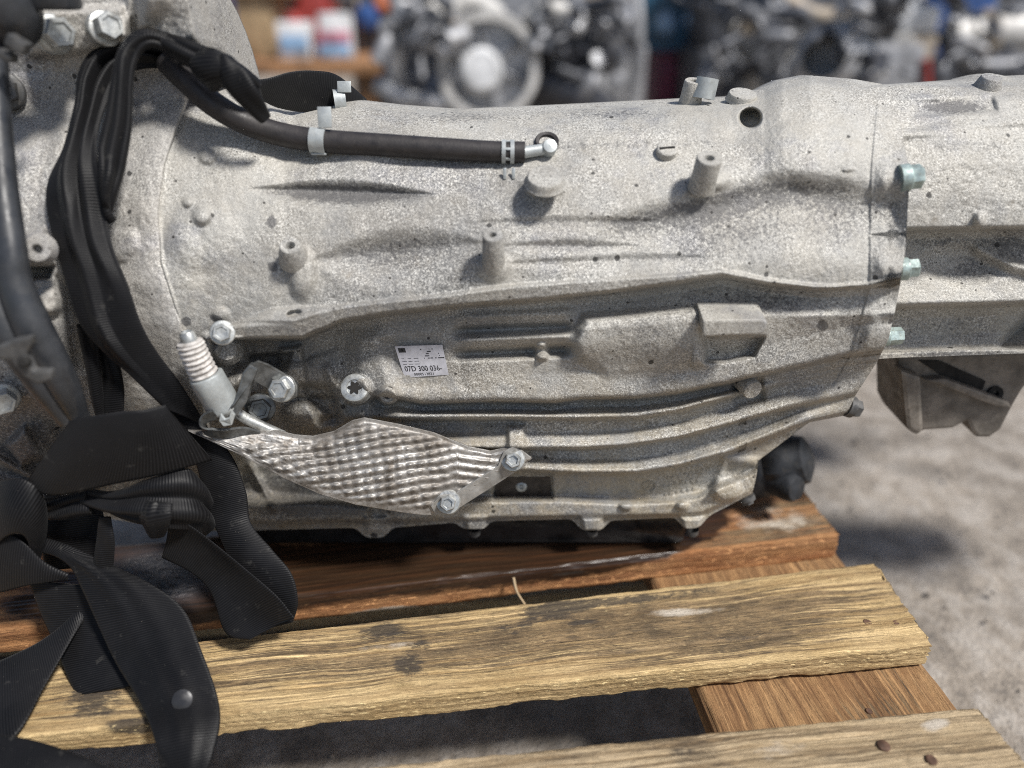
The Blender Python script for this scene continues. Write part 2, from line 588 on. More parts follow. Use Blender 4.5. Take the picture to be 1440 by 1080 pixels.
L2 = lin([(200, 458), (326, 459), (412, 455), (472, 433), (516, 427), (628, 416), (714, 404), (860, 393), (949, 387), (1014, 381),
          (1078, 394), (1143, 402), (1177, 404), (1222, 399), (1280, 387)])
L3 = lin([(200, 475), (326, 476), (425, 474), (481, 450), (541, 440), (628, 430), (757, 420), (860, 409), (949, 397), (1014, 386),
          (1078, 398), (1143, 405), (1222, 402), (1280, 390)])
E1 = lin([(200, 560), (540, 556), (558, 559), (593, 566), (700, 563), (780, 565), (817, 560), (894, 559), (953, 552), (1011, 540), (1073, 526),
          (1120, 515), (1186, 500), (1240, 494), (1280, 490)])
R1 = lin([(200, 590), (540, 588), (700, 588), (817, 589), (894, 587), (953, 578), (1038, 555), (1100, 540), (1186, 520), (1280, 500)])
R2 = lin([(200, 632), (540, 630), (739, 630), (817, 630), (883, 626), (953, 615), (1030, 595), (1089, 578), (1147, 564), (1200, 553), (1280, 520)])
R3 = lin([(200, 664), (540, 660), (739, 661), (817, 665), (894, 665), (953, 656), (1030, 634), (1089, 611), (1135, 592), (1200, 576), (1280, 550)])
F1 = lin([(200, 712), (560, 708), (700, 706), (785, 706), (875, 710), (950, 707), (980, 702), (1058, 668), (1100, 640), (1200, 600), (1280, 580)])
F2 = lin([(200, 734), (560, 729), (700, 726), (813, 724), (949, 722), (985, 720), (1060, 688), (1100, 660), (1200, 615), (1280, 590)])
off = lambda c, d: (lambda x: c(x) + (d(x) if callable(d) else d))
cylrow = lambda s: (lambda x: top_main(np.minimum(x, 1240)) * (1 - s) + L1(x) * s)
cyl = []
for s in np.linspace(0, 1, 26)[:-1]:
    cyl.append((cylrow(s), 446 + 122 * ((1 - s) * 0.22 + 0.78 * (1 - math.sqrt(1 - (1 - s) ** 2)))))
rec = lin([(200, 448), (290, 450), (322, 484), (470, 480), (541, 466), (860, 464), (960, 462), (1078, 459), (1222, 450), (1280, 450)])
endY = lin([(200, 0), (1000, 0), (1100, 6), (1200, 14), (1280, 20)])
main_curves = cyl + [
    (L1, 446), (L2, lin([(200, 446), (300, 446), (322, 437), (412, 432), (500, 439), (860, 440), (1280, 442)])),
    (L3, lin([(200, 446), (300, 446), (322, 438), (412, 433), (500, 440), (860, 441), (1014, 441), (1280, 443)])),
    (off(L3, lin([(200, 4), (425, 4), (541, 4), (860, 4), (1014, 5), (1222, 4), (1280, 4)])), rec),
    (off(L3, 14), lin([(200, 449), (290, 451), (322, 488), (470, 482), (541, 467), (860, 465), (960, 464), (1078, 461), (1222, 451), (1280, 450)])),
    (off(L3, 34), lin([(200, 450), (290, 452), (322, 488), (470, 482), (541, 464), (860, 460), (960, 457), (1078, 453), (1222, 448), (1280, 450)])),
    (lin([(200, 520), (520, 495), (640, 474), (900, 458), (1080, 445), (1280, 442)]), lin([(200, 452), (290, 454), (330, 486), (480, 478), (560, 461), (900, 455), (1080, 450), (1280, 446)])),
    (off(E1, -40), lin([(200, 454), (290, 456), (330, 480), (480, 472), (560, 457), (1000, 453), (1280, 450)])),
    (off(E1, -5), lin([(200, 456), (290, 460), (330, 480), (480, 470), (560, 452), (1000, 450), (1280, 450)])),
    (off(E1, 0), lin([(200, 456), (290, 462), (330, 482), (480, 472), (560, 453), (1000, 451), (1180, 452), (1280, 452)])),
    (off(E1, 3), lin([(200, 460), (290, 466), (330, 486), (480, 476), (560, 471), (1100, 470), (1280, 472)])),
    (off(E1, 12), lin([(200, 460), (290, 466), (330, 486), (480, 476), (560, 471), (1100, 471), (1280, 473)])),
    (off(R1, -5), lin([(200, 466), (290, 474), (330, 488), (480, 478), (560, 456), (1000, 457), (1100, 472), (1280, 476)])),
    (off(R1, 0), lin([(200, 470), (290, 478), (330, 490), (480, 480), (560, 456), (1000, 457), (1100, 472), (1280, 476)])),
    (off(R1, lin([(200, 4), (560, 4), (690, 4), (730, 3), (1000, 3)])), lin([(200, 478), (330, 492), (480, 482), (560, 478), (690, 478), (740, 470), (1000, 470), (1100, 474), (1280, 476)])),
    (off(R2, -22), lin([(200, 480), (330, 494), (480, 484), (600, 475), (720, 468), (1000, 471), (1100, 474), (1280, 477)])),
    (off(R2, -5), lin([(200, 482), (330, 494), (480, 484), (600, 458), (1000, 459), (1100, 463), (1200, 476), (1280, 478)])),
    (off(R2, 0), lin([(200, 484), (330, 496), (480, 484), (600, 457), (1000, 458), (1100, 464), (1200, 477), (1280, 479)])),
    (off(R2, 3), lin([(200, 488), (330, 496), (480, 486), (600, 477), (1000, 476), (1100, 479), (1200, 480), (1280, 480)])),
    (off(R3, -19), lin([(200, 488), (330, 498), (480, 488), (600, 473), (1000, 474), (1100, 480), (1280, 482)])),
    (off(R3, -5), lin([(200, 490), (330, 498), (480, 488), (600, 461), (1000, 462), (1100, 469), (1200, 482), (1280, 484)])),
    (off(R3, 0), lin([(200, 490), (330, 500), (480, 488), (600, 460), (1000, 462), (1100, 470), (1200, 482), (1280, 484)])),
    (off(R3, 3), lin([(200, 492), (330, 500), (480, 490), (600, 478), (1000, 480), (1100, 484), (1280, 488)])),
    (off(F1, -9), lin([(200, 494), (330, 500), (480, 490), (600, 481), (1000, 481), (1100, 486), (1280, 490)])),
    (F1, lin([(200, 486), (480, 474), (600, 466), (1000, 468), (1060, 474), (1280, 490)])),
    (F2, lin([(200, 484), (480, 472), (600, 465), (1000, 467), (1060, 472), (1280, 490)])),
    (off(F2, 6), lin([(200, 488), (480, 476), (600, 471), (1000, 472), (1060, 474), (1280, 492)])),
]
Ym = loft(main_curves)
Ym = gblur(Ym, 0.8)
GR = np.zeros(PX.shape)

# upper barrel: dents, swellings, ridges
def dent(cx, cy, L, hgt, depth, rot=0.0, g=0.0, skew=0.0):
    """lens-shaped hollow whose upper lip overhangs"""
    global Ym, GR
    c, s = cos(rot), sin(rot)
    u = ((PX - cx) * c + (PY - cy) * s) / L; v = (-(PX - cx) * s + (PY - cy) * c) / hgt
    env = np.clip(1 - u * u, 0, 1) ** 1.2
    vv = v / np.maximum(env, 0.05)
    prof = sstep(-1.25, 0.1, vv) * (1 - sstep(-0.1, 2.2, vv))
    Ym = Ym + depth * env * prof
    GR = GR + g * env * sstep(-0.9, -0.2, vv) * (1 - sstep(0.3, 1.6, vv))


dent(482, 270, 140, 16, 0.0085, 0.03, 1.1)
dent(560, 354, 130, 30, 0.0075, -0.10, 0.5)
dent(790, 312, 150, 9, 0.0022, -0.01, 0.35)
dent(800, 346, 110, 9, 0.0026, 0.0, 0.35)
dent(690, 262, 110, 8, 0.0012, -0.02, 0.25)
dent(860, 366, 170, 9, 0.0022, -0.03, 0.3)
# the long fold that rises to the right
fold = lin([(760, 330), (820, 318), (860, 308), (950, 284), (1000, 272), (1060, 256), (1110, 250), (1170, 258), (1225, 268), (1280, 262)])(PX)
ff = sstep(800, 900, PX) * (1 - sstep(1255, 1285, PX))
Ym += 0.0085 * ff * sstep(-16, 26, PY - fold) * (1 - sstep(30, 120, PY - fold))
GR += 0.55 * ff * (1 - sstep(1120, 1230, PX) * 0.6) * sstep(-4, 8, PY - fold) * (1 - sstep(14, 52, PY - fold))  # shading under the fold, put into the colour
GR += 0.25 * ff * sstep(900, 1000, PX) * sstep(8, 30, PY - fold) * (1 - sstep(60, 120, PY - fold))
# upper longitudinal swelling behind the hose, flat band along the crown
uf = lin([(380, 205), (520, 225), (700, 205), (860, 200), (1000, 196), (1060, 180)])(PX)
Ym -= 0.004 * sstep(420, 520, PX) * (1 - sstep(1010, 1090, PX)) * sstep(14, -14, PY - uf)
GR += 0.32 * np.exp(-((PY - uf - 4) / 9) ** 2) * sstep(600, 700, PX) * (1 - sstep(1000, 1060, PX))
# end dome near tail flange
Ym = dome(Ym, 1150, 185, 120, 90, 0.006)
Ym = dome(Ym, 1060, 145, 60, 40, 0.004)
# domes
for a in [(292, 220, 15, 14, .0032), (264, 284, 10, 9, .003), (284, 303, 17, 17, .0042), (310, 442, 15, 12, .0025), (1193, 238, 11, 5, .0015), (388, 158, 24, 34, .012),
          (762, 495, 14, 14, .009), (425, 385, 24, 44, .006), (695, 375, 30, 26, .004), (1000, 252, 34, 20, .004), (766, 262, 40, 16, .004),
          (285, 330, 60, 60, .003), (250, 380, 40, 80, .003)]:
    Ym = dome(Ym, *a)
e = ell(1055, 166, 17, 15, -0.2); Ym += 0.022 * (1 - sstep(0.80, 1.0, e))
# pad in the ledge with oblong slot
Ym = pad(Ym, [(340, 452), (384, 435), (470, 430), (440, 444), (412, 453)], 0.003, 3)
e = ell(413, 441, 12, 5, -0.25); Ym += 0.006 * (1 - sstep(0.7, 1.05, e))
# twin grooves and ribs under the ledge
for yy, dy in ((458, 0.009), (489, 0.011)):
    c = yy - (PX - 700) * 0.04
    m = sstep(628, 660, PX) * (1 - sstep(790, 812, PX))
    Ym += dy * m * sstep(-4, 6, PY - c) * (1 - sstep(7, 20, PY - c))
for yy in (444, 475):
    c = yy - (PX - 700) * 0.04
    m = sstep(628, 660, PX) * (1 - sstep(792, 812, PX))
    Ym -= 0.004 * m * np.exp(-((PY - c) / 8) ** 2)
# big raised block
blk = [(822, 446), (985, 434), (990, 512), (958, 517), (905, 526), (855, 528), (815, 505), (806, 480)]
Ym = Ym - 0.010 * sstep(-9, 9, poly_sd(blk)) * (1 - .75 * sstep(478, 530, PY) * (PX < 975))
Ym = pad(Ym, [(992, 474), (1074, 474), (1060, 500), (1022, 508), (992, 508)], -0.010, 4)
Ym = dome(Ym, 1030, 455, 60, 40, 0.004)
# stamping flats round the label
Ym = pad(Ym, [(535, 478), (650, 468), (655, 545), (560, 548)], -0.0015, 8)
Ym = pad(Ym, [(500, 470), (530, 470), (560, 555), (520, 560), (496, 520)], 0.006, 14)
# plug boss and its column, small hole boss
Ym = dome(Ym, 500, 548, 27, 24, 0.012, 0, 3)
Ym = pad(Ym, [(474, 560), (524, 560), (520, 600), (476, 600)], 0.008, 7)
Ym = dome(Ym, 545, 556, 17, 16, 0.010, 0, 4)
# inlet region on the left: recesses and knobs
Ym = pad(Ym, [(352, 500), (410, 496), (402, 520), (352, 522)], -0.014, 4)
Ym = pad(Ym, [(395, 490), (424, 486), (432, 540), (392, 545)], 0.012, 5)
Ym = dome(Ym, 318, 494, 21, 19, 0.014, 0, 3)
Ym = dome(Ym, 345, 545, 34, 30, 0.016, 0.4)
Ym = dome(Ym, 432, 586, 42, 26, 0.012, 0.2)
Ym = dome(Ym, 270, 560, 40, 60, 0.010)
Ym = pad(Ym, [(426, 540), (470, 545), (480, 590), (450, 600), (438, 570)], -0.010, 7)
Ym = pad(Ym, [(290, 475), (340, 480), (352, 520), (330, 560), (300, 540), (285, 500)], 0.018, 9)
Ym = ridge(Ym, [(462, 520), (490, 600)], 6, 0.006)
# post under the rib field and the strap stud
Ym = pad(Ym, [(714, 600), (738, 600), (738, 645), (714, 645)], 0.006, 4)
# pin end
Ym = pad(Ym, [(1030, 540), (1070, 534), (1074, 562), (1034, 570)], -0.006, 6)
# lower wall: recessed plate, casting flats, swellings
Ym = pad(Ym, [(692, 668), (776, 666), (778, 704), (694, 706)], -0.0045, 2.0)
Ym = pad(Ym, [(862, 672), (905, 668), (1010, 650), (1030, 660), (1000, 690), (900, 705), (868, 700)], -0.004, 10)
Ym = dome(Ym, 1022, 690, 26, 20, 0.006)
Ym = ridge(Ym, [(1060, 650), (1020, 645), (1005, 690)], 8, 0.004)
for cx in (528, 668, 832, 973):
    Ym = pad(Ym, [(cx - 15, 728), (cx + 15, 728), (cx + 12, 748), (cx - 12, 748)], 0.005, 5)
for cx in (565, 600, 880, 960):
    Ym = dome(Ym, cx, 712, 12, 8, 0.004)
# shoulder of the case left of the shield
Ym = ridge(Ym, [(352, 655), (385, 715)], 5, 0.006)
Ym = pad(Ym, [(300, 690), (420, 700), (520, 712), (520, 735), (300, 740)], 0.008, 8)
# end flange, seam, ears
seam = lin([(100, 1246), (130, 1234), (240, 1224), (330, 1222), (400, 1222), (440, 1212), (500, 1195), (580, 1150)])(PY)
rim = sstep(-2, 2, PX - seam)
Ym -= 0.0012 * rim * (1 - sstep(520, 560, PY))
Ym += 0.0006 * np.exp(-((PX - seam) / 1.2) ** 2) * (1 - sstep(520, 560, PY))
for cy, hh in ((250, 34), (378, 26), (470, 26)):
    Ym -= 0.0045 * sstep(0, 22, PX - seam) * np.exp(-((PY - cy) / hh) ** 2)
Ym += 0.0018 * np.exp(-((PY - 331 + (PX - 1222) * 0.02) / 1.5) ** 2) * sstep(1222, 1226, PX)
# left seam of the case against the bell housing
sl = lin([(120, 270), (140, 262), (230, 232), (300, 223), (370, 228), (430, 247), (475, 262)])(PY)
Ym -= 0.0016 * np.exp(-((PX - sl) / 1.6) ** 2) * (PY < 480)
# cast unevenness
Ym = gblur(Ym, 0.55)
Ym += 0.0006 * vnoise(PX.shape, 60, 11) + 0.00022 * vnoise(PX.shape, 17, 12) + 0.00018 * vnoise(PX.shape, 6, 13) + 0.00012 * vnoise(PX.shape, 3, 14)
# grime shapes, plus shade painted over the lower left of the case
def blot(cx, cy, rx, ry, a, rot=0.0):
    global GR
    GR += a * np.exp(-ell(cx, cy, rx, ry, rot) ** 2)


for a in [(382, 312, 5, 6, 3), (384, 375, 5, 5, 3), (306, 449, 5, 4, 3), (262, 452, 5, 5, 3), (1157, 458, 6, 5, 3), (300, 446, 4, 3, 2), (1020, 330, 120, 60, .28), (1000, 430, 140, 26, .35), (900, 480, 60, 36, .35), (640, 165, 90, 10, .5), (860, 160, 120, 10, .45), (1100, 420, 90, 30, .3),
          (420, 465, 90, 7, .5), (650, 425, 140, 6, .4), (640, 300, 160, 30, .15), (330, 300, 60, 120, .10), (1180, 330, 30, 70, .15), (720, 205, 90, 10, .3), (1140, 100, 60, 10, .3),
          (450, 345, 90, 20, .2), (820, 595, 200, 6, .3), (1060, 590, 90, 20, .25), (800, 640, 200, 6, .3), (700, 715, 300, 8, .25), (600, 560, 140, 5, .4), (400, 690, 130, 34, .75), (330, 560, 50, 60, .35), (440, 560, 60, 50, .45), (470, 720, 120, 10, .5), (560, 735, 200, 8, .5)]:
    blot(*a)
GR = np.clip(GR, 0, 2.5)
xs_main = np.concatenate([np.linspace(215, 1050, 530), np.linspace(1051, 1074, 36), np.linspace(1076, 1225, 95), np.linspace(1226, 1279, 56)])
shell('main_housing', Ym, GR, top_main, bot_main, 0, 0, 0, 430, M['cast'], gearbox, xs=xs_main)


def surf(px, py, lift=0.0, Yd=None):
    Yd = Ym if Yd is None else Yd
    return at_y(px, py, bilin(Yd, np.asarray(px, float) - X0, np.asarray(py, float) - Y0) - lift)


def surf_n(px, py, Yd=None, d=6):
    a = surf(px + d, py, 0, Yd) - surf(px - d, py, 0, Yd); b = surf(px, py - d, 0, Yd) - surf(px, py + d, 0, Yd)
    n = np.cross(a, b); return n / np.linalg.norm(n)


# ---- bell housing
brow = lin([(-60, 516), (0, 512), (60, 514), (100, 517), (140, 514), (180, 500), (240, 482), (300, 468), (350, 459), (400, 451), (455, 446), (480, 446),
            (560, 448), (600, 452), (640, 458), (700, 470), (760, 486)])
Yb = np.repeat(brow(np.arange(GH) + Y0)[:, None], GW, 1) / 1000
seamb = lin([(-60, 262), (0, 272), (75, 290), (120, 270), (140, 262), (230, 232), (300, 223), (370, 228), (430, 247), (475, 262), (600, 290), (700, 302)])(PY)
Yb += 0.030 * sstep(-1, 9, PX - seamb) * (PY > 110)
Yb -= 0.016 * sstep(150, 30, PX) * sstep(120, 260, PY) + 0.010 * sstep(100, 60, PX) * sstep(420, 470, PY)
Yb -= 0.004 * np.exp(-((PX - seamb + 16) / 30) ** 2)
# block that carries the upper bolts; lug rising at the top right
Yb = pad(Yb, [(38, 18), (172, 8), (182, 55), (108, 75), (40, 78)], 0.014, 6)
Yb = pad(Yb, [(186, -60), (262, -60), (272, 0), (286, 70), (240, 60), (196, 40)], 0.020, 10)
Yb = dome(Yb, 215, -10, 24, 50, 0.012)
Yb = ridge(Yb, [(180, -40), (182, 20), (172, 60)], 7, 0.008)
Yb = pad(Yb, [(30, 330), (60, 322), (76, 350), (68, 372), (40, 374)], 0.016, 6)
Yb = pad(Yb, [(40, 374), (76, 374), (70, 392), (44, 392)], -0.014, 3)
Yb = dome(Yb, 70, 425, 26, 24, 0.010)
Yb = pad(Yb, [(80, 390), (100, 400), (120, 520), (100, 520)], -0.008, 10)
Yb = dome(Yb, 175, 345, 22, 30, 0.004, 0.5)
Yb = pad(Yb, [(-60, 560), (40, 570), (100, 600), (60, 690), (-60, 660)], -0.018, 12)
Yb = ridge(Yb, [(-20, 635), (40, 668), (120, 720)], 5, 0.010)
Yb = pad(Yb, [(10, 625), (35, 600), (60, 640), (30, 655)], 0.010, 6)
Yb = ridge(Yb, [(90, 190), (70, 300), (78, 400)], 14, 0.004)
Yb = gblur(Yb, 1.0)
Yb += 0.0007 * vnoise(PX.shape, 50, 21) + 0.0003 * vnoise(PX.shape, 17, 22) + 0.0003 * vnoise(PX.shape, 6, 23) + 0.00015 * vnoise(PX.shape, 3, 24)
GR2 = np.zeros(PX.shape)
GR, GRm = GR2, GR
for a in [(20, 620, 80, 60, .6), (60, 520, 60, 80, .5), (70, 200, 40, 60, .25), (180, 340, 16, 40, .35), (130, 130, 80, 20, .25), (60, 80, 60, 15, .5), (210, 60, 20, 60, .35), (150, 690, 200, 50, .5)]:
    blot(*a)
GR2, GR = np.clip(GR, 0, 1.2), GRm
shell('bell_housing', Yb, GR2, lin([(-60, -58), (262, -58), (272, 0), (286, 70), (300, 140), (320, 170)]), lin([(-60, 700), (240, 742), (320, 746)]),
      -240, 318, 300, 400, M['cast_bell'], gearbox, back=0.10, under=0.08)

# ---- tail housing
trow = [(-60, 600), (100, 585), (112, 560), (122, 540), (140, 524), (165, 511), (180, 506), (190, 499), (230, 488), (280, 479), (318, 475), (321, 476),
        (325, 500), (335, 502), (360, 497), (400, 487), (424, 480), (428, 481), (432, 506), (445, 509), (470, 507), (488, 500), (493, 489), (502, 488), (520, 490)]
rr = np.arange(GH) + Y0
slope = (PX - 1340) * -0.035
Yt = np.interp(PY - slope * sstep(150, 520, PY) * 0.9, [a for a, b in trow], [b for a, b in trow]) / 1000
Yt = pad(Yt, [(1284, 142), (1396, 136), (1402, 156), (1280, 164)], -0.0035, 4)
Yt = ridge(Yt, [(1250, 192), (1330, 180), (1440, 172)], 7, 0.003)
Yt = dome(Yt, 1355, 372, 70, 34, -0.006)
Yt += 0.03 * sstep(1395, 1440, PX) * sstep(428, 436, PY) * (1 - sstep(486, 492, PY)) * sstep(0, 30, PY - 436 - (1440 - PX) * 1.1)
Yt = ridge(Yt, [(1378, 352), (1420, 372), (1480, 388)], 9, 0.006)
Yt = dome(Yt, 1378, 310, 10, 14, 0.005)
Yt = gblur(Yt, 1.2)
Yt += 0.0006 * vnoise(PX.shape, 50, 31) + 0.00025 * vnoise(PX.shape, 15, 32) + 0.00025 * vnoise(PX.shape, 6, 33) + 0.00012 * vnoise(PX.shape, 3, 34)
GR = np.zeros(PX.shape)
for a in [(1340, 150, 50, 10, 1.0), (1345, 205, 90, 8, .4), (1360, 380, 40, 22, .55), (1420, 345, 40, 20, .7), (1320, 340, 60, 12, .5), (1350, 460, 90, 20, .4), (1350, 498, 120, 6, .75)]:  # dirt, plus shade painted below the edges and over the bright rail
    blot(*a)
GR3 = np.clip(GR, 0, 1.2)
shell('tail_housing', Yt, GR3, lin([(1180, 130), (1240, 121), (1300, 117), (1372, 112), (1384, 106), (1400, 104), (1420, 108), (1500, 104)]),
      lin([(1180, 508), (1265, 503), (1440, 497), (1500, 494)]), 1182, 1990, 300, 290, M['cast'], gearbox, back=0.12, under=0.10)


# ------------------------------------------------------------------ plates cut from an outline, given their own depth
def prism(name, pts, y, thick, mat, parent, bev=0.0015, direction=(0, 1, 0), lift=None):
    """outline in the raster, standing in the upright plane at distance y, thick towards the back"""
    P = [at_y(a, b, y if len(q) == 2 else q[2]) for q in pts for a, b in [q[:2]]]
    bm = bmesh.new()
    vs = [bm.verts.new(p) for p in P]
    f = bm.faces.new(vs)
    r = bmesh.ops.extrude_face_region(bm, geom=[f])
    d = Vector(direction).normalized() * thick
    for v in [e for e in r['geom'] if isinstance(e, bmesh.types.BMVert)]: v.co += d
    bmesh.ops.recalc_face_normals(bm, faces=bm.faces[:])
    if bev > 0:
        bmesh.ops.bevel(bm, geom=bm.edges[:], offset=bev, segments=2, profile=0.6, affect='EDGES', clamp_overlap=True)
    me = bpy.data.meshes.new(name)
    bm.to_mesh(me); bm.free()
    if 'grime_shade' not in me.attributes: me.attributes.new('grime_shade', 'FLOAT', 'POINT')
    for p in me.polygons: p.use_smooth = False
    me.materials.append(mat)
    return link(bpy.data.objects.new(name, me), parent)


def axis_cam(o, ax):
    return Vector(ax).normalized()


def hex_bolt(px, py, r, ax, mat, parent=gearbox, Yd=None, lift=0.0, y=None, length=None, washer=1.35, name='flange_bolt', hollow=True):
    """hexagon head with flange; r: pixel radius over the corners"""
    o = at_y(px, py, y) if y is not None else surf(px, py, lift, Yd)
    k = pix_size(o); r = r * k
    hgt = length * k if length else r * 0.85
    ax = Vector(ax).normalized()
    o = Vector(o) - ax * (0.0)
    m = MB()
    m.lathe([(r * washer * .98, -r * .6), (r * washer, 0), (r * washer, r * .14), (r * washer * .93, r * .22), (r * .9, r * .30)], o, ax, 28)
    prof = [(r, r * .18), (r, hgt * .88 + r * .1), (r * .90, hgt + r * .1)]
    if hollow: prof += [(r * .66, hgt + r * .1), (r * .60, hgt - r * .02), (r * .0001, hgt - r * .05)]
    else: prof += [(r * .0001, hgt + r * .13)]
    m.lathe(prof, o, ax, 6, random.uniform(0, 1), cap=False)
    return m.build(name, mat, parent, sharp=25)


def boss(px, py_top, r, h, ax, hole=0.4, taper=1.15, name='boss', mat=None, Yd=None, y=None, seg=28):
    """cast stud: its round top is seen at px,py_top, r pixel radius, h pixels long"""
    base = surf(px, py_top + h * .9, 0, Yd)
    yy = y if y is not None else base[1] - r * pix_size(base) * 1.0
    o = at_y(px, py_top, yy); k = pix_size(o); R_, H_ = r * k, h * k
    ax = Vector(ax).normalized()
    m = MB()
    p = [(R_ * taper * 1.12, -H_ * 1.3), (R_ * taper, -H_ * .8), (R_ * 1.02, -R_ * .12), (R_ * .94, 0)]
    if hole: p += [(R_ * hole * 1.12, 0.0), (R_ * hole, -R_ * .1), (R_ * hole * .95, -R_ * .9), (R_ * .001, -R_ * .95)]
    else: p += [(R_ * .5, R_ * .02), (R_ * .001, R_ * .03)]
    m.lathe(p, o, ax, seg, cap=False)
    ob = m.build(name, mat or M['cast'], gearbox, sharp=35)
    ob.data.attributes.new('grime_shade', 'FLOAT', 'POINT')
    return ob


UPF = (0.02, -0.50, 0.86)
boss(408, 345, 15, 26, (0.06, -0.55, 0.83), 0.42, 1.35)
boss(693, 330, 14.5, 48, (0.0, -0.42, 0.9), 0.34, 1.12)
boss(998, 222, 18, 40, (0.03, -0.42, 0.9), 0.36, 1.02)
boss(767, 248, 26, 9, (0.02, -0.44, 0.89), 0, 1.04)
boss(976, 113, 13, 26, (0.02, -0.25, 0.97), 0.4, 1.15, y=0.545)
boss(1045, 131, 20, 8, (0.04, -0.30, 0.95), 0, 1.02)
boss(1059, 549, 14, 26, (0.25, -0.93, -0.10), 0, 1.05)
boss(545, 555, 11, 8, (0.0, -0.93, 0.36), 0.5, 1.2)
boss(318, 492, 15, 12, (0.25, -0.85, 0.45), 0, 1.3)
boss(1395, 108, 14, 12, (0.0, -0.3, 0.95), 0, 1.2, Yd=Yt)
boss(52, 350, 18, 12, (0.30, -0.90, 0.25), 0.36, 1.15, Yd=Yb, mat=M['cast_bell'])

# slotted screw plug on the crown
o = surf(937, 214, 0.001); k = pix_size(o); ax = Vector(UPF)
m = MB(); m.lathe([(15 * k, -.004), (14.5 * k, .0025), (13 * k, .0032), (.0001, .0034)], o, ax, 26, cap=False)
sc = m.build('screw_plug', M['cast'], gearbox); sc.data.attributes.new('grime_shade', 'FLOAT', 'POINT')
q = ax.to_track_quat('Z', 'Y').to_matrix()
m = MB(); m.box(np.array(o) + np.array(ax) * .0032, (22 * k, 3.4 * k, .0012), q @ Matrix.Rotation(.12, 3, 'Z'))
m.build('screw_slot', M['hole'], sc, smooth=False)

# bolts
hex_bolt(313, 468, 13, (0.22, -0.86, 0.38), M['zinc'], lift=0.006)
hex_bolt(1275, 250, 17, (1, -0.10, 0.16), M['zinc_green'], y=0.470, length=18, washer=1.15)
hex_bolt(1273, 378, 14, (1, -0.10, 0.12), M['zinc_green'], y=0.462, length=15, washer=1.15)
hex_bolt(1246, 473, 12.5, (1, -0.10, 0.10), M['zinc_green'], y=0.466, length=20, washer=1.12)
hex_bolt(1196, 572, 13, (1, 0.05, -0.35), M['steel_dark'], y=0.490, length=12, washer=1.2)
hex_bolt(1050, 702, 9, (0.3, -0.3, -0.9), M['steel_dark'], y=0.480, length=6)
hex_bolt(76, 48, 21, (0.70, -0.66, 0.10), M['zinc'], Yd=Yb, length=30, washer=1.25, lift=0.002)
hex_bolt(148, 40, 19, (0.70, -0.66, 0.20), M['zinc'], Yd=Yb, length=24, washer=1.25, lift=0.002)
hex_bolt(4, 560, 17, (0.55, -0.80, 0.10), M['zinc'], Yd=Yb, length=26, washer=1.3, lift=0.010)
hex_bolt(6, 128, 20, (0.4, -0.86, 0.2), M['steel_dark'], Yd=Yb, length=14, washer=1.3, lift=0.012)

# round plug with a star socket
o = surf(500, 546, 0.001); k = pix_size(o); ax = Vector((-0.05, -0.80, 0.60)).normalized()
m = MB(); m.lathe([(21 * k, -.006), (21 * k, .001), (19.5 * k, .0030), (17 * k, .0036), (11.5 * k, .0036), (10.5 * k, .0026), (.0001, .0024)], o, ax, 30, cap=False)
pl = m.build('drain_plug', M['zinc'], gearbox)
q = np.array(ax.to_track_quat('Z', 'Y').to_matrix())
t = np.linspace(0, 2 * pi, 49)[:-1]; rad = (8.2 + 2.0 * np.cos(6 * t)) * k
V = np.stack([np.cos(t) * rad, np.sin(t) * rad, np.full(48, .0030)], -1)
V2 = V.copy(); V2[:, 2] = .0018
V = np.concatenate([V, V2]) @ q.T + np.array(o)
mesh_obj('star_socket', V, [list(range(48))] + [[i, (i + 1) % 48, 48 + (i + 1) % 48, 48 + i] for i in range(48)], M['hole'], pl, smooth=False)

# ------------------------------------------------------------------ oil pan under the case
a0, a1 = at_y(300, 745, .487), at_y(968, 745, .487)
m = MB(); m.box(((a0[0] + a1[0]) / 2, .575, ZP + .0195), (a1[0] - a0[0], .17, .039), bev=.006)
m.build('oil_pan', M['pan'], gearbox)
for cx in (528, 667, 832, 973):
    o = at_y(cx, 748, .478)
    m = MB(); k = pix_size(o)
    m.lathe([(9 * k, .004), (9 * k, -.001), (7 * k, -.0012), (6 * k, -.0035), (.0001, -.0037)], o, (0, -.1, 1), 14, cap=False)
    m.build('pan_bolt', M['steel_dark'], gearbox)

# dark name plate in its recess
o = surf(735, 687, -0.0005)
npl = prism('name_plate', [(696, 671), (774, 670), (775, 701), (697, 703)], float(surf(735, 687)[1] - .0012), .002, M['plate'], gearbox, .0003)
o = surf(733, 684, .001); k = pix_size(o)
m = MB(); m.lathe([(8 * k, -.002), (8 * k, .0006), (6 * k, .0014), (3.4 * k, .0014), (3 * k, .0004), (.0001, .0004)], o, (0, -.95, .3), 18, cap=False)
m.build('plate_rivet', M['zinc'], npl)

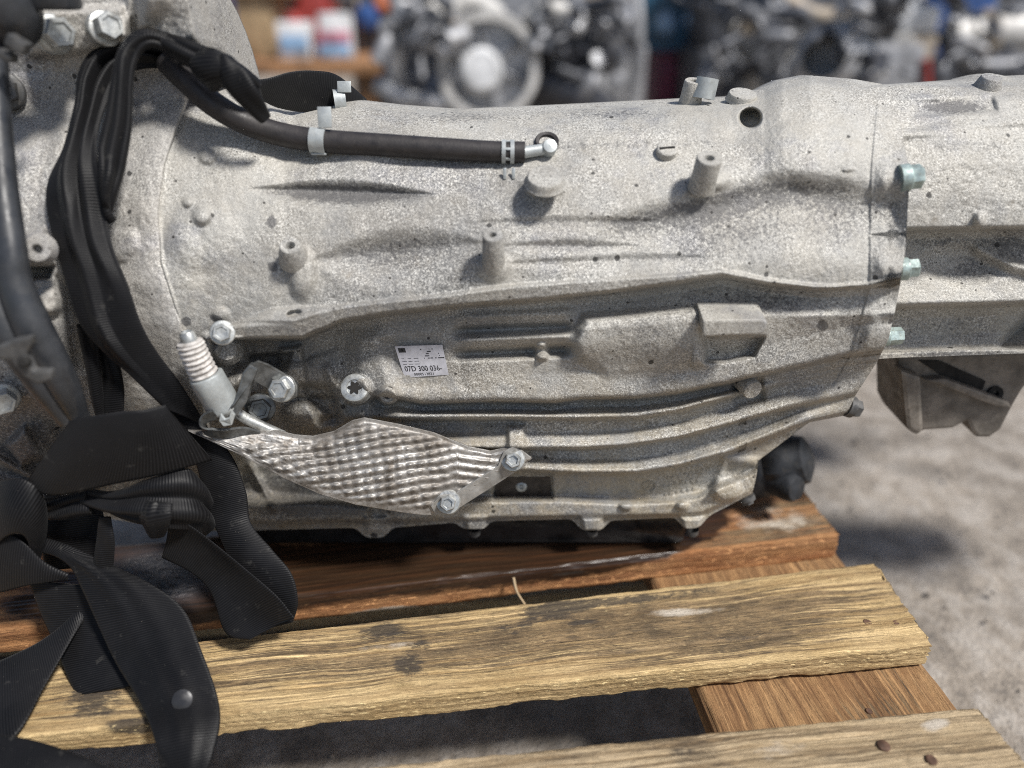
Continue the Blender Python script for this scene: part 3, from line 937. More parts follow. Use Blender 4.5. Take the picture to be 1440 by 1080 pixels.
# ------------------------------------------------------------------ hanging bracket and output flange at the tail
br = prism('tail_bracket', [(1262, 500), (1266, 545), (1266, 585), (1276, 604), (1289, 613), (1298, 606), (1340, 603), (1360, 592), (1366, 606), (1374, 616),
                       (1392, 616), (1408, 604), (1424, 572), (1440, 545), (1470, 520), (1470, 494)], .520, .045, M['bracket_cast'], gearbox, .004)
prism('bracket_slot', [(1292, 507), (1322, 508), (1386, 536), (1382, 548), (1330, 532)], .5185, .003, M['hole'], br, 0)
prism('bracket_web', [(1266, 520), (1296, 530), (1300, 606), (1289, 613), (1275, 603)], .508, .014, M['bracket_cast'], br, .004)
prism('bracket_rib', [(1300, 535), (1318, 540), (1400, 572), (1424, 576), (1420, 566), (1330, 533)], .512, .010, M['bracket_cast'], br, .003)
m = MB(); o = at_y(1348, 553, .517); k = pix_size(o)
m = MB(); m.lathe([(11 * k, -.004), (11 * k, .002), (5 * k, .002), (4 * k, -.001), (.0001, -.001)], at_y(1398, 553, .519), (0, -1, .2), 20, cap=False)
m.build('bracket_bolt', M['hole'], br)
m = MB(); m.lathe([(.030, -.03), (.029, -.006), (.026, .0), (.0275, .006), (.027, .016), (.022, .024), (.020, .031), (.012, .035), (.0001, .036)], at_y(1082, 652, .550), (.85, -.42, .42), 9, .2, cap=False)
m.lathe([(.012, -.012), (.0125, .02), (.010, .024), (.0001, .025)], at_y(1088, 676, .535), (.5, -.8, .2), 14, cap=False)
m.build('output_flange', plain('black_flange', (0.015, 0.017, 0.021), .6, .1, .5, 60, .4, 200, .6, (.05, .045, .04)), gearbox)

lg = prism('lug', [(989, 451), (1072, 450), (1079, 453), (1079, 463), (1073, 470), (1040, 471), (989, 473)], .431, .022, M['cast'], gearbox, .0012, (0, 1, .20))
p = at_y(1009, 442, .4405); k = pix_size(p)
m = MB(); m.lathe([(.0001, 0), (11 * k, .0)], p, (0, -.42, .9), 22, cap=False, squash=(1, .75)); m.build('lug_hole', M['hole'], lg)

# ------------------------------------------------------------------ loose grit on the yard
rg = np.random.default_rng(17)
ico = bmesh.new(); bmesh.ops.create_icosphere(ico, subdivisions=1, radius=1.0)
IV = np.array([v.co[:] for v in ico.verts]); IF = np.array([[v.index for v in f.verts] for f in ico.faces]); ico.free()
N_ = 1300
cx = np.where(rg.random(N_) < .55, rg.uniform(.26, .75, N_), rg.uniform(-.6, 2.2, N_)); cy = np.where(cx < .3, rg.uniform(.25, .6, N_), rg.uniform(.1, 2.2, N_))
cs = rg.lognormal(-6.5, .45, N_)
Vg = IV[None] * cs[:, None, None] * rg.uniform(.55, 1.25, (N_, 12 if len(IV) == 12 else len(IV), 1)) * np.array([1, 1, .6])
Vg = Vg + np.stack([cx, cy, cs * .25 + .001], -1)[:, None]
Fg = IF[None] + (np.arange(N_) * len(IV))[:, None, None]
gr_ = mesh_obj('grit', Vg.reshape(-1, 3), Fg.reshape(-1, 3), M['concrete'], None, False)
tag(gr_, 'loose grit and small stones scattered over the concrete yard', 'grit', None, 'stuff')

# ------------------------------------------------------------------ wooden pallet
def wood(name, light, dark, late, oily=True, seed=0.0):
    n = NT(name)
    v = n.map(n.uv, (1, 1, 1), (0, 0, 0), (seed, seed * 1.7, seed))
    warp = n.noise(5, 3, .5, n.map(v, (1, 2.5, 1)))
    cmb = n.node('ShaderNodeCombineXYZ')
    sp = n.node('ShaderNodeSeparateXYZ'); n.set(sp.inputs[0], v)
    n.set(cmb.inputs[0], sp.outputs[0])
    n.set(cmb.inputs[1], n.math('ADD', sp.outputs[1], n.math('MULTIPLY', warp, 0.022)))
    wv = cmb.outputs[0]
    grain = n.noise(1.0, 6, .68, n.map(wv, (4.5, 190, 1)))
    grain2 = n.noise(1.0, 4, .65, n.map(wv, (14, 520, 1), (0, 0, 0), (.3, .7, 0)))
    fib = n.noise(1.0, 4, .75, n.map(wv, (110, 1500, 1)))
    rings = n.wave(24, n.map(wv, (.06, 1, 1)), 3.0, 4, 1.8, 'Y')
    patch = n.noise(12, 6, .7, n.map(v, (1, 2.4, 1)))
    c = n.mix(n.ramp(patch, .35, .65), light, dark)
    c = n.mix(n.math('MULTIPLY', n.ramp(rings, .45, .98), .35), c, late)
    c = n.mix(n.ramp(grain, .52, .66, 0, .8), c, late)
    c = n.mix(n.ramp(grain, .46, .32, 0, .8), c, tuple(min(1, q * 1.4) for q in light))
    c = n.mix(n.ramp(grain2, .54, .68, 0, .7), c, tuple(q * .6 for q in late))
    c = n.mix(n.ramp(grain2, .44, .32, 0, .6), c, tuple(min(1, q * 1.5) for q in light))
    c = n.mix(n.ramp(fib, .53, .68, 0, .7), c, tuple(q * .4 for q in dark))
    c = n.mix(n.ramp(n.noise(1, 6, .78, n.map(v, (40, 90, 1))), .55, .68, 0, .65), c, tuple(q * .5 for q in dark))
    gy = n.attr('weather')
    side = n.attr('side')
    lines = n.noise(1, 4, .7, n.map(wv, (6, 330, 1), (0, 0, 0), (.9, .2, 0)))
    gsum = n.math('ADD', n.math('SUBTRACT', gy, n.math('MULTIPLY', side, .55)), n.math('ADD', n.math('MULTIPLY', n.math('SUBTRACT', n.noise(1, 6, .75, n.map(wv, (10, 60, 1))), .5), 1.7), n.math('MULTIPLY', n.math('SUBTRACT', lines, .5), 3.7)))
    wc = n.mix(n.ramp(n.noise(1, 5, .7, n.map(v, (30, 70, 1))), .38, .66), (.25, .17, .09), (.075, .052, .032))
    wc = n.mix(n.ramp(fib, .46, .66, 0, .8), wc, (.045, .037, .030))
    c = n.mix(n.math('MULTIPLY', n.ramp(gsum, .22, .78), .9), c, wc)
    mould_dark = n.attr('mould_dark')
    c = n.mix(n.math('MULTIPLY', n.ramp(n.math('ADD', mould_dark, n.math('MULTIPLY', n.math('SUBTRACT', n.noise(1, 6, .8, n.map(v, (60, 160, 1))), .5), 2.2)), .35, .75), .88), c, (.048, .040, .033))
    fleck = n.noise(1, 3, .6, n.map(v, (150, 520, 1)))
    c = n.mix(n.math('MULTIPLY', n.ramp(fleck, .60, .68), n.math('ADD', n.math('MULTIPLY', side, .9), .15)), c, tuple(min(1, q * 1.75) for q in light))
    c = n.mix(n.math('MULTIPLY', n.ramp(fleck, .40, .32), n.math('MULTIPLY', side, .55)), c, tuple(q * .5 for q in dark))
    pale = n.attr('pale')
    c = n.mix(n.ramp(n.math('ADD', pale, n.math('MULTIPLY', n.math('SUBTRACT', n.noise(1, 4, .7, n.map(v, (50, 70, 1))), .5), .9)), .4, .8), c, (.52, .46, .38))
    rough = n.ramp(grain, .3, .7, .68, .85)
    if oily:
        oil = n.attr('oil')
        om = n.ramp(n.math('ADD', oil, n.math('MULTIPLY', n.math('SUBTRACT', n.noise(1, 5, .7, n.map(v, (25, 60, 1))), .5), 1.0)), .25, .55)
        c = n.mix(n.math('MULTIPLY', om, .94), c, n.mix(n.ramp(grain, .45, .7), (.008, .006, .005), (.055, .024, .011)))
        c = n.mix(n.math('MULTIPLY', n.attr('wrinkle_glare'), .55, clamp=True), c, (.17, .18, .205))  # sky glare on the wet oil, painted in as blue-grey
        mm = n.node('ShaderNodeMix', data_type='FLOAT'); n.set(mm.inputs[0], om); n.set(mm.inputs[2], rough); mm.inputs[3].default_value = .30
        rough = mm.outputs[0]
    n.P(Base_Color=c, Roughness=rough)
    n.b.inputs['Specular IOR Level'].default_value = .35
    wr = n.attr('wrinkle_glare')
    h = n.math('ADD', n.math('MULTIPLY', grain, .9), n.math('ADD', n.math('MULTIPLY', fib, .55), n.math('MULTIPLY', n.noise(1, 3, .6, n.map(v, (60, 300, 1))), .6)))
    h = n.math('ADD', h, n.math('MULTIPLY', n.math('MULTIPLY', n.noise(1, 3, .55, n.map(v, (170, 240, 1))), wr), 9.0))
    n.bump(h, .9, .0020)
    bn = [q for q in n.t.nodes if q.type == 'BUMP'][0]
    if oily: n.set(bn.inputs['Strength'], n.math('ADD', n.math('MULTIPLY', n.math('SUBTRACT', 1.0, om), .9), n.math('ADD', n.math('MULTIPLY', wr, .8), .10)))
    return n.m


M['wood_yellow'] = wood('weathered_yellow_pine', (.61, .45, .235), (.47, .33, .155), (.21, .125, .055))
M['wood_pale'] = wood('weathered_pale_pine', (.55, .43, .275), (.42, .315, .185), (.17, .115, .065), True, 3.1)
M['wood_red'] = wood('oil_soaked_reddish_wood', (.42, .22, .095), (.32, .135, .05), (.13, .05, .02), True, 6.3)
M['wood_bearer'] = wood('brown_bearer_wood', (.36, .215, .10), (.25, .135, .06), (.13, .065, .03), True, 8.8)


def project(V):
    d = np.asarray(V) - CAM
    zc = d[..., 1] * CP - d[..., 2] * SP
    return d[..., 0] / zc * F_PX + W_PX / 2, H_PX / 2 - (d[..., 1] * SP + d[..., 2] * CP) / zc * F_PX


def board(name, corners, top, thick, mat, parent, seed, nu=260, blots=(), rough_edge=.0012, chamf=.002, cracks=()):
    """corners: front-left, front-right, back-right, back-left (world xy); a worn solid board"""
    fl, fr, brr, bl = [np.array(c[:2], float) for c in corners]
    nt, ns = 80, 16
    # section: across the top from back to front, down the front, along the bottom, up the back
    w = []
    for t in np.linspace(0, 1, nt): w.append((1 - t, 0.0))
    for t in np.linspace(0, 1, ns)[1:]: w.append((0.0, t))
    for t in np.linspace(0, 1, 6)[1:]: w.append((t, 1.0))
    for t in np.linspace(1, 0, ns)[1:-1]: w.append((1.0, t))
    w = np.array(w)
    u = np.linspace(0, 1, nu)
    A = fl + (fr - fl) * u[:, None]; B = bl + (brr - bl) * u[:, None]
    width = np.linalg.norm(brr - fr); length = np.linalg.norm(fr - fl)
    s = w[:, 0][None, :, None]
    XY = A[:, None] * (1 - s) + B[:, None] * s
    Z = top - w[:, 1][None] * thick + np.zeros((nu, 1))
    V = np.concatenate([XY, Z[..., None]], -1)
    # rounded and splintered arrises
    ctr = (V.max(1, keepdims=True) + V.min(1, keepdims=True)) / 2
    n1 = vnoise((nu, len(w)), 14, seed); n2 = vnoise((nu, len(w)), 3, seed + 1)
    de = np.minimum(np.minimum(w[:, 0], 1 - w[:, 0]) * width, 1) + np.minimum(w[:, 1], 1 - w[:, 1]) * thick
    edge = np.exp(-(de / chamf) ** 2)[None]
    pull = edge * (chamf * .45 + rough_edge * np.clip(n1 + .5 * n2 + .2, 0, 2))
    dirv = ctr - V; dirv[..., 0:2] *= .0
    dirv[..., 2] = np.sign(dirv[..., 2])
    V[..., 2] += pull * dirv[..., 2]
    inward = np.zeros(2); vv = (brr - fr) / width
    sgn = np.where(w[:, 0] < .5, 1, -1)[None]
    V[..., 0] += pull * sgn * vv[0]; V[..., 1] += pull * sgn * vv[1]
    gr = vnoise((nu, len(w)), 1.6, seed + 2)
    row = np.random.default_rng(seed + 3).normal(0, 1, len(w))
    V[:, :nt, 2] += (row[:nt] * .00022)[None] + .00018 * gr[:, :nt] + .0005 * vnoise((nu, nt), 20, seed + 4)
    for u0, u1, f0, f1, dp in cracks:                       # drying splits along the grain
        cen = (f0 + (f1 - f0) * u + .012 * vnoise((nu, 1), 30, seed + 9)[:, 0])[:, None]
        on = (sstep(u0, u0 + .06, u) * (1 - sstep(u1 - .06, u1, u)))[:, None]
        V[:, :nt, 2] -= dp * on * np.exp(-((w[:nt, 0][None] - cen) * width / .0009) ** 2)
    V[:, nt:nt + ns - 1, 1] += (row[nt:nt + ns - 1] * .0004)[None] + .0004 * gr[:, nt:nt + ns - 1] + .0008 * n1[:, nt:nt + ns - 1]
    # ragged saw-cut ends
    end = np.random.default_rng(seed + 5).normal(0, .0009, len(w))
    uu = (fr - fl) / length
    V[-1, :, 0] += end * uu[0]; V[-1, :, 1] += end * uu[1]
    per = np.concatenate([[0], np.cumsum(np.linalg.norm(np.diff(V[nu // 2], axis=0), axis=1))])
    uv = np.stack(np.broadcast_arrays(u[:, None] * length, per[None]), -1)
    px, py = project(V)
    at = {k: np.zeros(px.shape) for k in ('oil', 'weather', 'pale', 'mould_dark', 'wrinkle_glare', 'side')}
    at['side'][:, nt:nt + ns - 1] = 1.0
    for kind, cx, cy, rx, ry, amt, *rot in blots:
        c_, s_ = cos(rot[0] if rot else -.11), sin(rot[0] if rot else -.11)
        a = ((px - cx) * c_ + (py - cy) * s_) / rx; b = (-(px - cx) * s_ + (py - cy) * c_) / ry
        at[kind] += amt * np.exp(-(a * a + b * b) ** 1.2)
    m_ = len(w)
    F = grid_faces(nu, m_, True).tolist()
    V = V.reshape(-1, 3); uv = uv.reshape(-1, 2); at = {k: np.clip(v, 0, 1.3).ravel() for k, v in at.items()}
    # end grain: a cap with its own vertices, a little dished
    for e, idx in ((0, np.arange(m_)), (1, np.arange(m_) + (nu - 1) * m_)):
        b0 = len(V); c0 = V[idx].mean(0)
        R1 = V[idx]; R2 = c0 + (V[idx] - c0) * .55
        V = np.concatenate([V, R1, R2, c0[None]])
        uvx = np.stack([R1[:, 1] * .2, R1[:, 2] + R1[:, 1]], -1); uvy = np.stack([R2[:, 1] * .2, R2[:, 2] + R2[:, 1]], -1)
        uv = np.concatenate([uv, uvx, uvy, uvx[:1]])
        for k in at: at[k] = np.concatenate([at[k], at[k][idx], at[k][idx], at[k][idx][:1]])
        for j in range(m_):
            j2 = (j + 1) % m_
            q = [b0 + j, b0 + j2, b0 + m_ + j2, b0 + m_ + j]; t3 = [b0 + m_ + j, b0 + m_ + j2, b0 + 2 * m_]
            F.append(q if e == 0 else q[::-1]); F.append(t3 if e == 0 else t3[::-1])
    return mesh_obj(name, V, F, mat, parent, True, uv, at)


pallet = empty('pallet', (-0.05, 0.45, 0.0), 'weathered wooden pallet with oily rear board under the gearbox', 'pallet')
T = .021
zt = ZP
cz = lambda x, y, z=ZP: at_z(x, y, z)
fl1, fr1, br1, bl1 = cz(-420, 931), cz(1180, 754), cz(1121, 680), cz(-420, 816)
board('deck_board', (fl1, fr1, br1, bl1), zt, .026, M['wood_red'], pallet, 101, blots=[
    ('oil', 500, 800, 330, 40, 1.2, -.13), ('oil', 330, 830, 90, 30, 1.0), ('oil', 760, 776, 210, 32, 1.1, -.14), ('oil', 230, 810, 150, 60, .9, -.1), ('oil', 880, 756, 110, 36, .9, -.30), ('oil', 960, 740, 60, 24, .7, -.4),
    ('oil', 40, 850, 60, 24, .4), ('wrinkle_glare', 225, 812, 70, 40, 1.2), ('oil', 225, 812, 80, 50, 1.2), ('pale', 545, 862, 70, 9, 1.2), ('pale', 800, 806, 36, 4, .8), ('weather', 1090, 748, 110, 14, .9, -.12), ('weather', 1110, 715, 70, 24, .6), ('pale', 1070, 725, 90, 26, .5), ('pale', 1120, 740, 60, 14, .4)])
fl2, fr2, br2, bl2 = cz(-420, 1079), cz(1309, 906), cz(1226, 791), cz(-420, 984)
board('deck_board', (fl2, fr2, br2, bl2), zt + .001, T, M['wood_yellow'], pallet, 202, nu=420, cracks=[(.10, .93, .20, .26, .0022), (.35, .60, .62, .60, .0012), (.62, .86, .45, .47, .001)], blots=[
    ('weather', 760, 895, 620, 40, .85, -.10), ('weather', 1000, 870, 190, 40, .45), ('weather', 1060, 905, 120, 18, .5), ('weather', 180, 990, 160, 40, .35),
    ('mould_dark', 780, 858, 50, 16, 1.0), ('mould_dark', 860, 846, 60, 8, .7), ('mould_dark', 540, 888, 40, 14, .9), ('mould_dark', 575, 935, 26, 22, .9), ('mould_dark', 600, 905, 20, 10, .6), ('mould_dark', 130, 985, 50, 30, .8), ('mould_dark', 195, 1020, 46, 12, 1.2),  # last two darken the board beside the strap ends
    ('mould_dark', 820, 875, 24, 6, .8), ('mould_dark', 715, 885, 34, 12, .6), ('mould_dark', 1040, 895, 70, 8, .5), ('mould_dark', 960, 836, 80, 7, .6), ('pale', 960, 861, 74, 8, .75, -.06), ('pale', 560, 908, 90, 9, .55), ('pale', 1180, 840, 50, 30, .25)])
fl3, fr3, br3, bl3 = cz(-420, 1325), cz(1452, 1085), cz(1371, 990), cz(-420, 1167)
board('deck_board', (fl3, fr3, br3, bl3), zt - .001, T, M['wood_pale'], pallet, 303, nu=420, cracks=[(.5, .95, .78, .75, .0012)], blots=[
    ('weather', 985, 1050, 80, 40, .6), ('weather', 1200, 1060, 180, 16, .45), ('weather', 760, 1062, 160, 20, .45), ('pale', 1100, 1050, 55, 30, .5), ('pale', 1315, 1020, 24, 12, .9), ('pale', 870, 1060, 60, 20, .35), ('mould_dark', 960, 1062, 30, 20, .5)])
# boards that run crosswise under the deck, blocks and runners below them
yaw = math.atan2(fr2[1] - fl2[1], fr2[0] - fl2[0])
uu = np.array([cos(yaw), sin(yaw)]); vv = np.array([-sin(yaw), cos(yaw)])


def cross(u0, u1, v0, v1):
    """front-left.. corners of a piece in the pallet's own frame (u along the deck boards)"""
    o2 = np.array([0.0, 0.36])
    return [o2 + uu * a + vv * b for a, b in ((u0, v0), (u1, v0), (u1, v1), (u0, v1))]


for u0, u1, sd in ((.128, .297, 41), (-.55, -.39, 42)):
    c = cross(u0, u1, -.25, .30)
    # long side runs away from the camera: corners are turned so the grain follows it
    board('bearer_board', (c[1], c[2], c[3], c[0]), zt - T - .0015, .02, M['wood_bearer'], pallet, sd, nu=120, blots=[('weather', 1240, 1000, 50, 20, .5), ('pale', 1100, 985, 60, 20, .2), ('pale', 1200, 985, 30, 12, .25)])
    for v0 in (-.24, .20):
        c = cross(u0 + .03, u1 - .004, v0, v0 + .09)
        board('block', c, zt - T - .0235, .079, M['wood_bearer'], pallet, sd + int(v0 * 100) + 40, nu=30)
for v0 in (-.24, .20):
    c = cross(-.62, .295, v0, v0 + .09)
    board('runner_board', c, .0195, .018, M['wood_pale'], pallet, 80 + int(v0 * 50) + 20, nu=60)
# nails
for px, py, r in ((1220, 876, 7), (1260, 876, 5), (1243, 1048, 9), (1310, 1068, 8), (1082, 727, 6), (1222, 1000, 5), (1165, 812, 4)):
    zz = ZP + .0005 if (px, py) != (1222, 1000) else ZP - T - .001
    o = at_z(px, py, zz); k = pix_size(o)
    m = MB(); m.lathe([(r * k, -.004), (r * k, .0), (r * .8 * k, .0006), (.0001, .0007)], o, (.05, -.05, 1), 12, cap=False)
    m.build('nail', M['rust'], pallet)
# a splinter hanging from the rear board
a, b = at_z(722, 812, ZP + .001), at_y(738, 850, float(at_z(722, 812, ZP)[1]) - .012)
m = MB(); m.tube(spline([a, (a + b) / 2 + [-.002, 0, 0], b], 8), [.0012] * 4 + [.0009] * 4, 6)
m.build('splinter', M['wood_pale'], pallet)

# ------------------------------------------------------------------ breather hose, its clamp, elbow and clips
hp = np.array([(236, 86), (262, 112), (300, 146), (345, 172), (395, 189), (452, 198), (540, 204), (620, 209), (690, 213), (738, 214)], float)
hy = np.array([.506, .499, .496, .4975, .498, .4965, .4945, .4925, .491, .491])
hr = np.array([18, 18, 17.5, 17, 16.5, 16, 15.5, 15, 14.5, 14.5])
H3 = spline(np.concatenate([at_y(hp[:, 0], hp[:, 1], hy), (hr * [pix_size(p) for p in at_y(hp[:, 0], hp[:, 1], hy)])[:, None]], 1), 70)
m = MB(); m.tube(H3[:, :3], H3[:, 3], 24)
hose = m.build('breather_hose', M['rubber'], gearbox)


def near_hose(px):
    q, _ = project(H3[:, :3])
    i = int(np.argmin(abs(q - px)))
    T = H3[min(i + 1, 69), :3] - H3[max(i - 1, 0), :3]
    return H3[i, :3], T / np.linalg.norm(T), H3[i, 3]


def frame(T, fwd=(0, -1, 0)):
    T = Vector(T).normalized(); f = Vector(fwd); f = (f - T * f.dot(T)).normalized()
    return np.array([T, f, T.cross(f)]).T        # columns: along, towards camera, down/up


def band(c, T, r, w, thick, a0=0, a1=360, seg=40, name='band', mat=None, parent=None, cut=None):
    """strip of sheet bent round the axis T: w wide, from angle a0 to a1 (0 towards the camera, 90 upwards)"""
    Fm = frame(T); 
    if Fm[2, 2] < 0: Fm[:, 2] *= -1
    t = np.radians(np.linspace(a0, a1, seg))
    V = []
    for s_, rr_ in ((-1, r), (1, r), (1, r + thick), (-1, r + thick)):
        V.append(np.stack([np.full(seg, s_ * w / 2), np.cos(t) * rr_, np.sin(t) * rr_], -1))
    V = np.stack(V, 1) @ Fm.T + c
    f = grid_faces(seg, 4, True).tolist() + [[0, 1, 2, 3], [(seg - 1) * 4 + k for k in (3, 2, 1, 0)]]
    return V.reshape(-1, 3), f


# spring clamp: two rings joined by bridges, two tails hanging down
c, T, r = near_hose(715); k = pix_size(c)
m = MB()
for dx in (-6.0, 6.0):
    m.add(*band(c + T * dx * k, T, r * 1.01, 5.5 * k, .0009))
for a in (75, 25, -28):
    m.add(*band(c, T, r * 1.012, 17 * k, .0008, a - 6, a + 6, 5))
for dx in (-6.0, 7.0):
    p = at_y(715 + dx, 236, c[1] - .009); q = at_y(716 + dx * .9, 252, c[1] - .011)
    m.box((p + q) / 2, (4.6 * k, .0012, np.linalg.norm(p - q)), np.array(Matrix.Rotation(-.15, 3, 'X')), .0004)
m.build('hose_clamp', M['clip'], hose, sharp=30)
# elbow nipple
c2 = at_y(772, 209, .494); k = pix_size(c2); c1_ = H3[-1, :3]
m = MB(); m.tube([c1_ + (c1_ - c2) * .3, c1_, (c1_ + c2) / 2, c2], [8.5 * k, 8.5 * k, 8 * k, 8 * k], 18)
m.lathe([(10.5 * k, -.010), (10.5 * k, .0035), (9.5 * k, .0048), (.0001, .0055)], c2, (.1, -.72, .45), 22, cap=False)
m.build('elbow_fitting', M['clip'], hose)
o = surf(769, 200, .0005); k = pix_size(o)
m = MB(); m.lathe([(17 * k, -.003), (17 * k, .0012), (15.5 * k, .0020), (11.5 * k, .0014), (11 * k, -.0005), (.0001, -.001)], o, (0, -.62, .78), 28, cap=False)
m.build('seal_ring', M['rubber'], gearbox)

# clips that hold the hose
def clip(px, tabpts, w, mat, c, T, r, a0, a1):
    k = pix_size(c)
    m = MB(); m.add(*band(c, T, r, w * k, .0011, a0, a1, 30))
    return m


c, T, r = near_hose(452); k = pix_size(c)
m = MB(); m.add(*band(c, T, r * 1.04, 21 * k, .0012, -110, 70, 30))
p, q = at_y(457, 178, c[1] - .006), at_y(456, 152, c[1] + .0015)
m.box((p + q) / 2, (19 * k, .0013, np.linalg.norm(p - q)), np.array(Matrix.Rotation(-.25, 3, 'X')), .0004)
p = at_y(449, 216, c[1] - .004)
m.box(p, (21 * k, .004, .0013), None, .0004)
m.build('hose_clip', M['clip'], gearbox, sharp=30)
c = at_y(478, 142, .556); k = pix_size(c)
m = MB(); m.add(*band(c, (1, .25, .05), 13 * k, 16 * k, .0013, -70, 130, 24))
m.box(at_y(484, 122, .552), (19 * k, .0013, 15 * k), np.array(Matrix.Rotation(-.3, 3, 'X')), .0004)
m.box(at_y(484, 151, .556), (28 * k, .010, .003), None, .0006)
m.build('hose_clip', M['clip'], gearbox, sharp=30)
c = at_y(990, 124, .545); k = pix_size(c)
m = MB(); m.add(*band(c, (.15, .1, 1), 15 * k, 27 * k, .0013, -150, 60, 28))
m.build('hose_clip', M['clip'], gearbox, sharp=30)

# ------------------------------------------------------------------ embossed heat shield
top_s = lin([(264, 604), (300, 602), (345, 603), (385, 604), (415, 611), (440, 613), (470, 606), (495, 591), (512, 587), (560, 596), (610, 608), (660, 628),
             (690, 634), (702, 631), (713, 627), (726, 628), (736, 637), (748, 643)])
bot_s = lin([(264, 606), (300, 622), (340, 641), (400, 673), (450, 695), (500, 710), (560, 720), (600, 725), (625, 722), (640, 713), (690, 682), (735, 654), (748, 645)])
xs = np.linspace(264, 748, 420); nv = 150; v = np.linspace(0, 1, nv)[:, None]
px = np.broadcast_to(xs, (nv, len(xs))); py = top_s(xs)[None] * (1 - v) + bot_s(xs)[None] * v
ys = np.interp(px, [264, 330, 450, 560, 640, 700, 748], [.424, .430, .437, .442, .447, .452, .455]) - .012 * np.sin(v * pi * .55) * np.interp(px, [264, 340, 560, 640, 748], [.2, 1, 1, .4, 0])
edge = np.minimum((py - top_s(px)), (bot_s(px) - py))
A = px * 0.985 + py * -0.17; B = py * 0.985 + px * 0.16
dim = np.sin(A / 15.5 * pi + .5 * vnoise(px.shape, 40, 55)) ** 2 * np.sin(B / 11.8 * pi + .5 * vnoise(px.shape, 40, 56)) ** 2
dim = (.55 * dim + .45 * np.sin(B / 11.8 * pi + .5 * vnoise(px.shape, 40, 56)) ** 2) * (1 + .35 * vnoise(px.shape, 12, 57))
lines = np.sin((py - 625 + (px - 640) * np.where(px > 645, -.12, .22)) / 12.0 * pi) ** 2
wl = sstep(600, 660, px)
h = (dim * 1.25 * (1 - wl) + lines * .75 * wl)
mask = sstep(3, 16, edge) * sstep(300, 345, px) * (1 - sstep(690, 712, px))
mask = mask * (1 - sstep(26, 12, np.hypot(px - 630, py - 706)))
mask *= np.where(px < 420, sstep(14, 30, py - top_s(px)), 1)
ys = ys - .0019 * h * mask + .0008 * gblur(vnoise(px.shape, 25, 51), 2) + .0003 * vnoise(px.shape, 7, 52)
ys = ys + .0055 * np.exp(-((py - top_s(px)) / 3.0) ** 2)
V = at_y(px, py, ys)
n_, m_ = V.shape[:2]
Vb = V + np.array([0, .0008, -.0002])
Fq = np.concatenate([grid_faces(n_, m_), grid_faces(n_, m_, off=n_ * m_)[:, ::-1]])
ring = np.concatenate([np.arange(m_), np.arange(1, n_) * m_ + m_ - 1, (n_ - 1) * m_ + np.arange(m_ - 2, -1, -1), np.arange(n_ - 2, 0, -1) * m_])
r2 = np.roll(ring, -1)
Fq = np.concatenate([Fq, np.stack([ring, r2, r2 + n_ * m_, ring + n_ * m_], -1)])


def shield_mat():
    n = NT('embossed_aluminium_sheet')
    f = n.noise(45, 5, .65); g_ = n.noise(600, 3, .7)
    c = n.mix(n.ramp(f, .38, .68), (.40, .39, .375), (.21, .19, .168))
    c = n.mix(n.ramp(g_, .48, .66, 0, .65), c, (.13, .115, .095))
    c = n.mix(n.ramp(n.noise(110, 5, .75), .54, .68, 0, .7), c, (.11, .09, .07))
    n.P(Base_Color=c, Metallic=.5, Roughness=n.ramp(f, .3, .7, .46, .66))
    n.bump(n.noise(300, 3), .25, .0008)
    return n.m


M['shield'] = shield_mat()
hs = mesh_obj('heat_shield', np.concatenate([V.reshape(-1, 3), Vb.reshape(-1, 3)]), Fq, M['shield'], gearbox)


tab = [(708, 636), (722, 628), (734, 634), (747, 644), (736, 657), (700, 680), (634, 722), (612, 724), (606, 712), (618, 698), (640, 694), (700, 656)]
tb = []
for a_, b_ in tab:
    i_ = int(np.argmin(abs(xs - min(max(a_, 270), 740)))); c_ = py[:, i_]
    tb.append(float(np.interp(b_, c_, ys[:, i_])) - .0022)
kk = np.polyfit([t_[0] for t_ in tab], tb, 1)
M['tab'] = plain('flat_grey_sheet', (.36, .355, .34), .5, .45, .25, 90, .15, 400, .5, (.17, .15, .12))
prism('shield_tab', [(a_, b_, float(np.polyval(kk, a_))) for a_, b_ in tab], .44, .0016, M['tab'], hs, .0004)


def flange_bolt_at(p, r, ax, mat, parent, washer=1.5):
    ax = Vector(ax).normalized(); m = MB()
    m.lathe([(r * washer, -r * .4), (r * washer, 0), (r * washer * .9, r * .18), (r * .92, r * .24)], p, ax, 26)
    m.lathe([(r, r * .1), (r, r * .85), (r * .86, r), (r * .6, r), (r * .55, r * .75), (.0001, r * .72)], p, ax, 6, .3, cap=False)
    return m.build('shield_bolt', mat, parent, sharp=25)


for px_, py_, r_ in ((721, 646, 12), (630, 706, 12)):
    i_ = int(np.argmin(abs(xs - px_))); j_ = int(np.argmin(abs(py[:, i_] - py_)))
    p = at_y(px_, py_, float(np.polyval(kk, px_)) - .0006)
    flange_bolt_at(p, r_ * pix_size(p), (.05, -.86, .42), M['zinc'], hs)

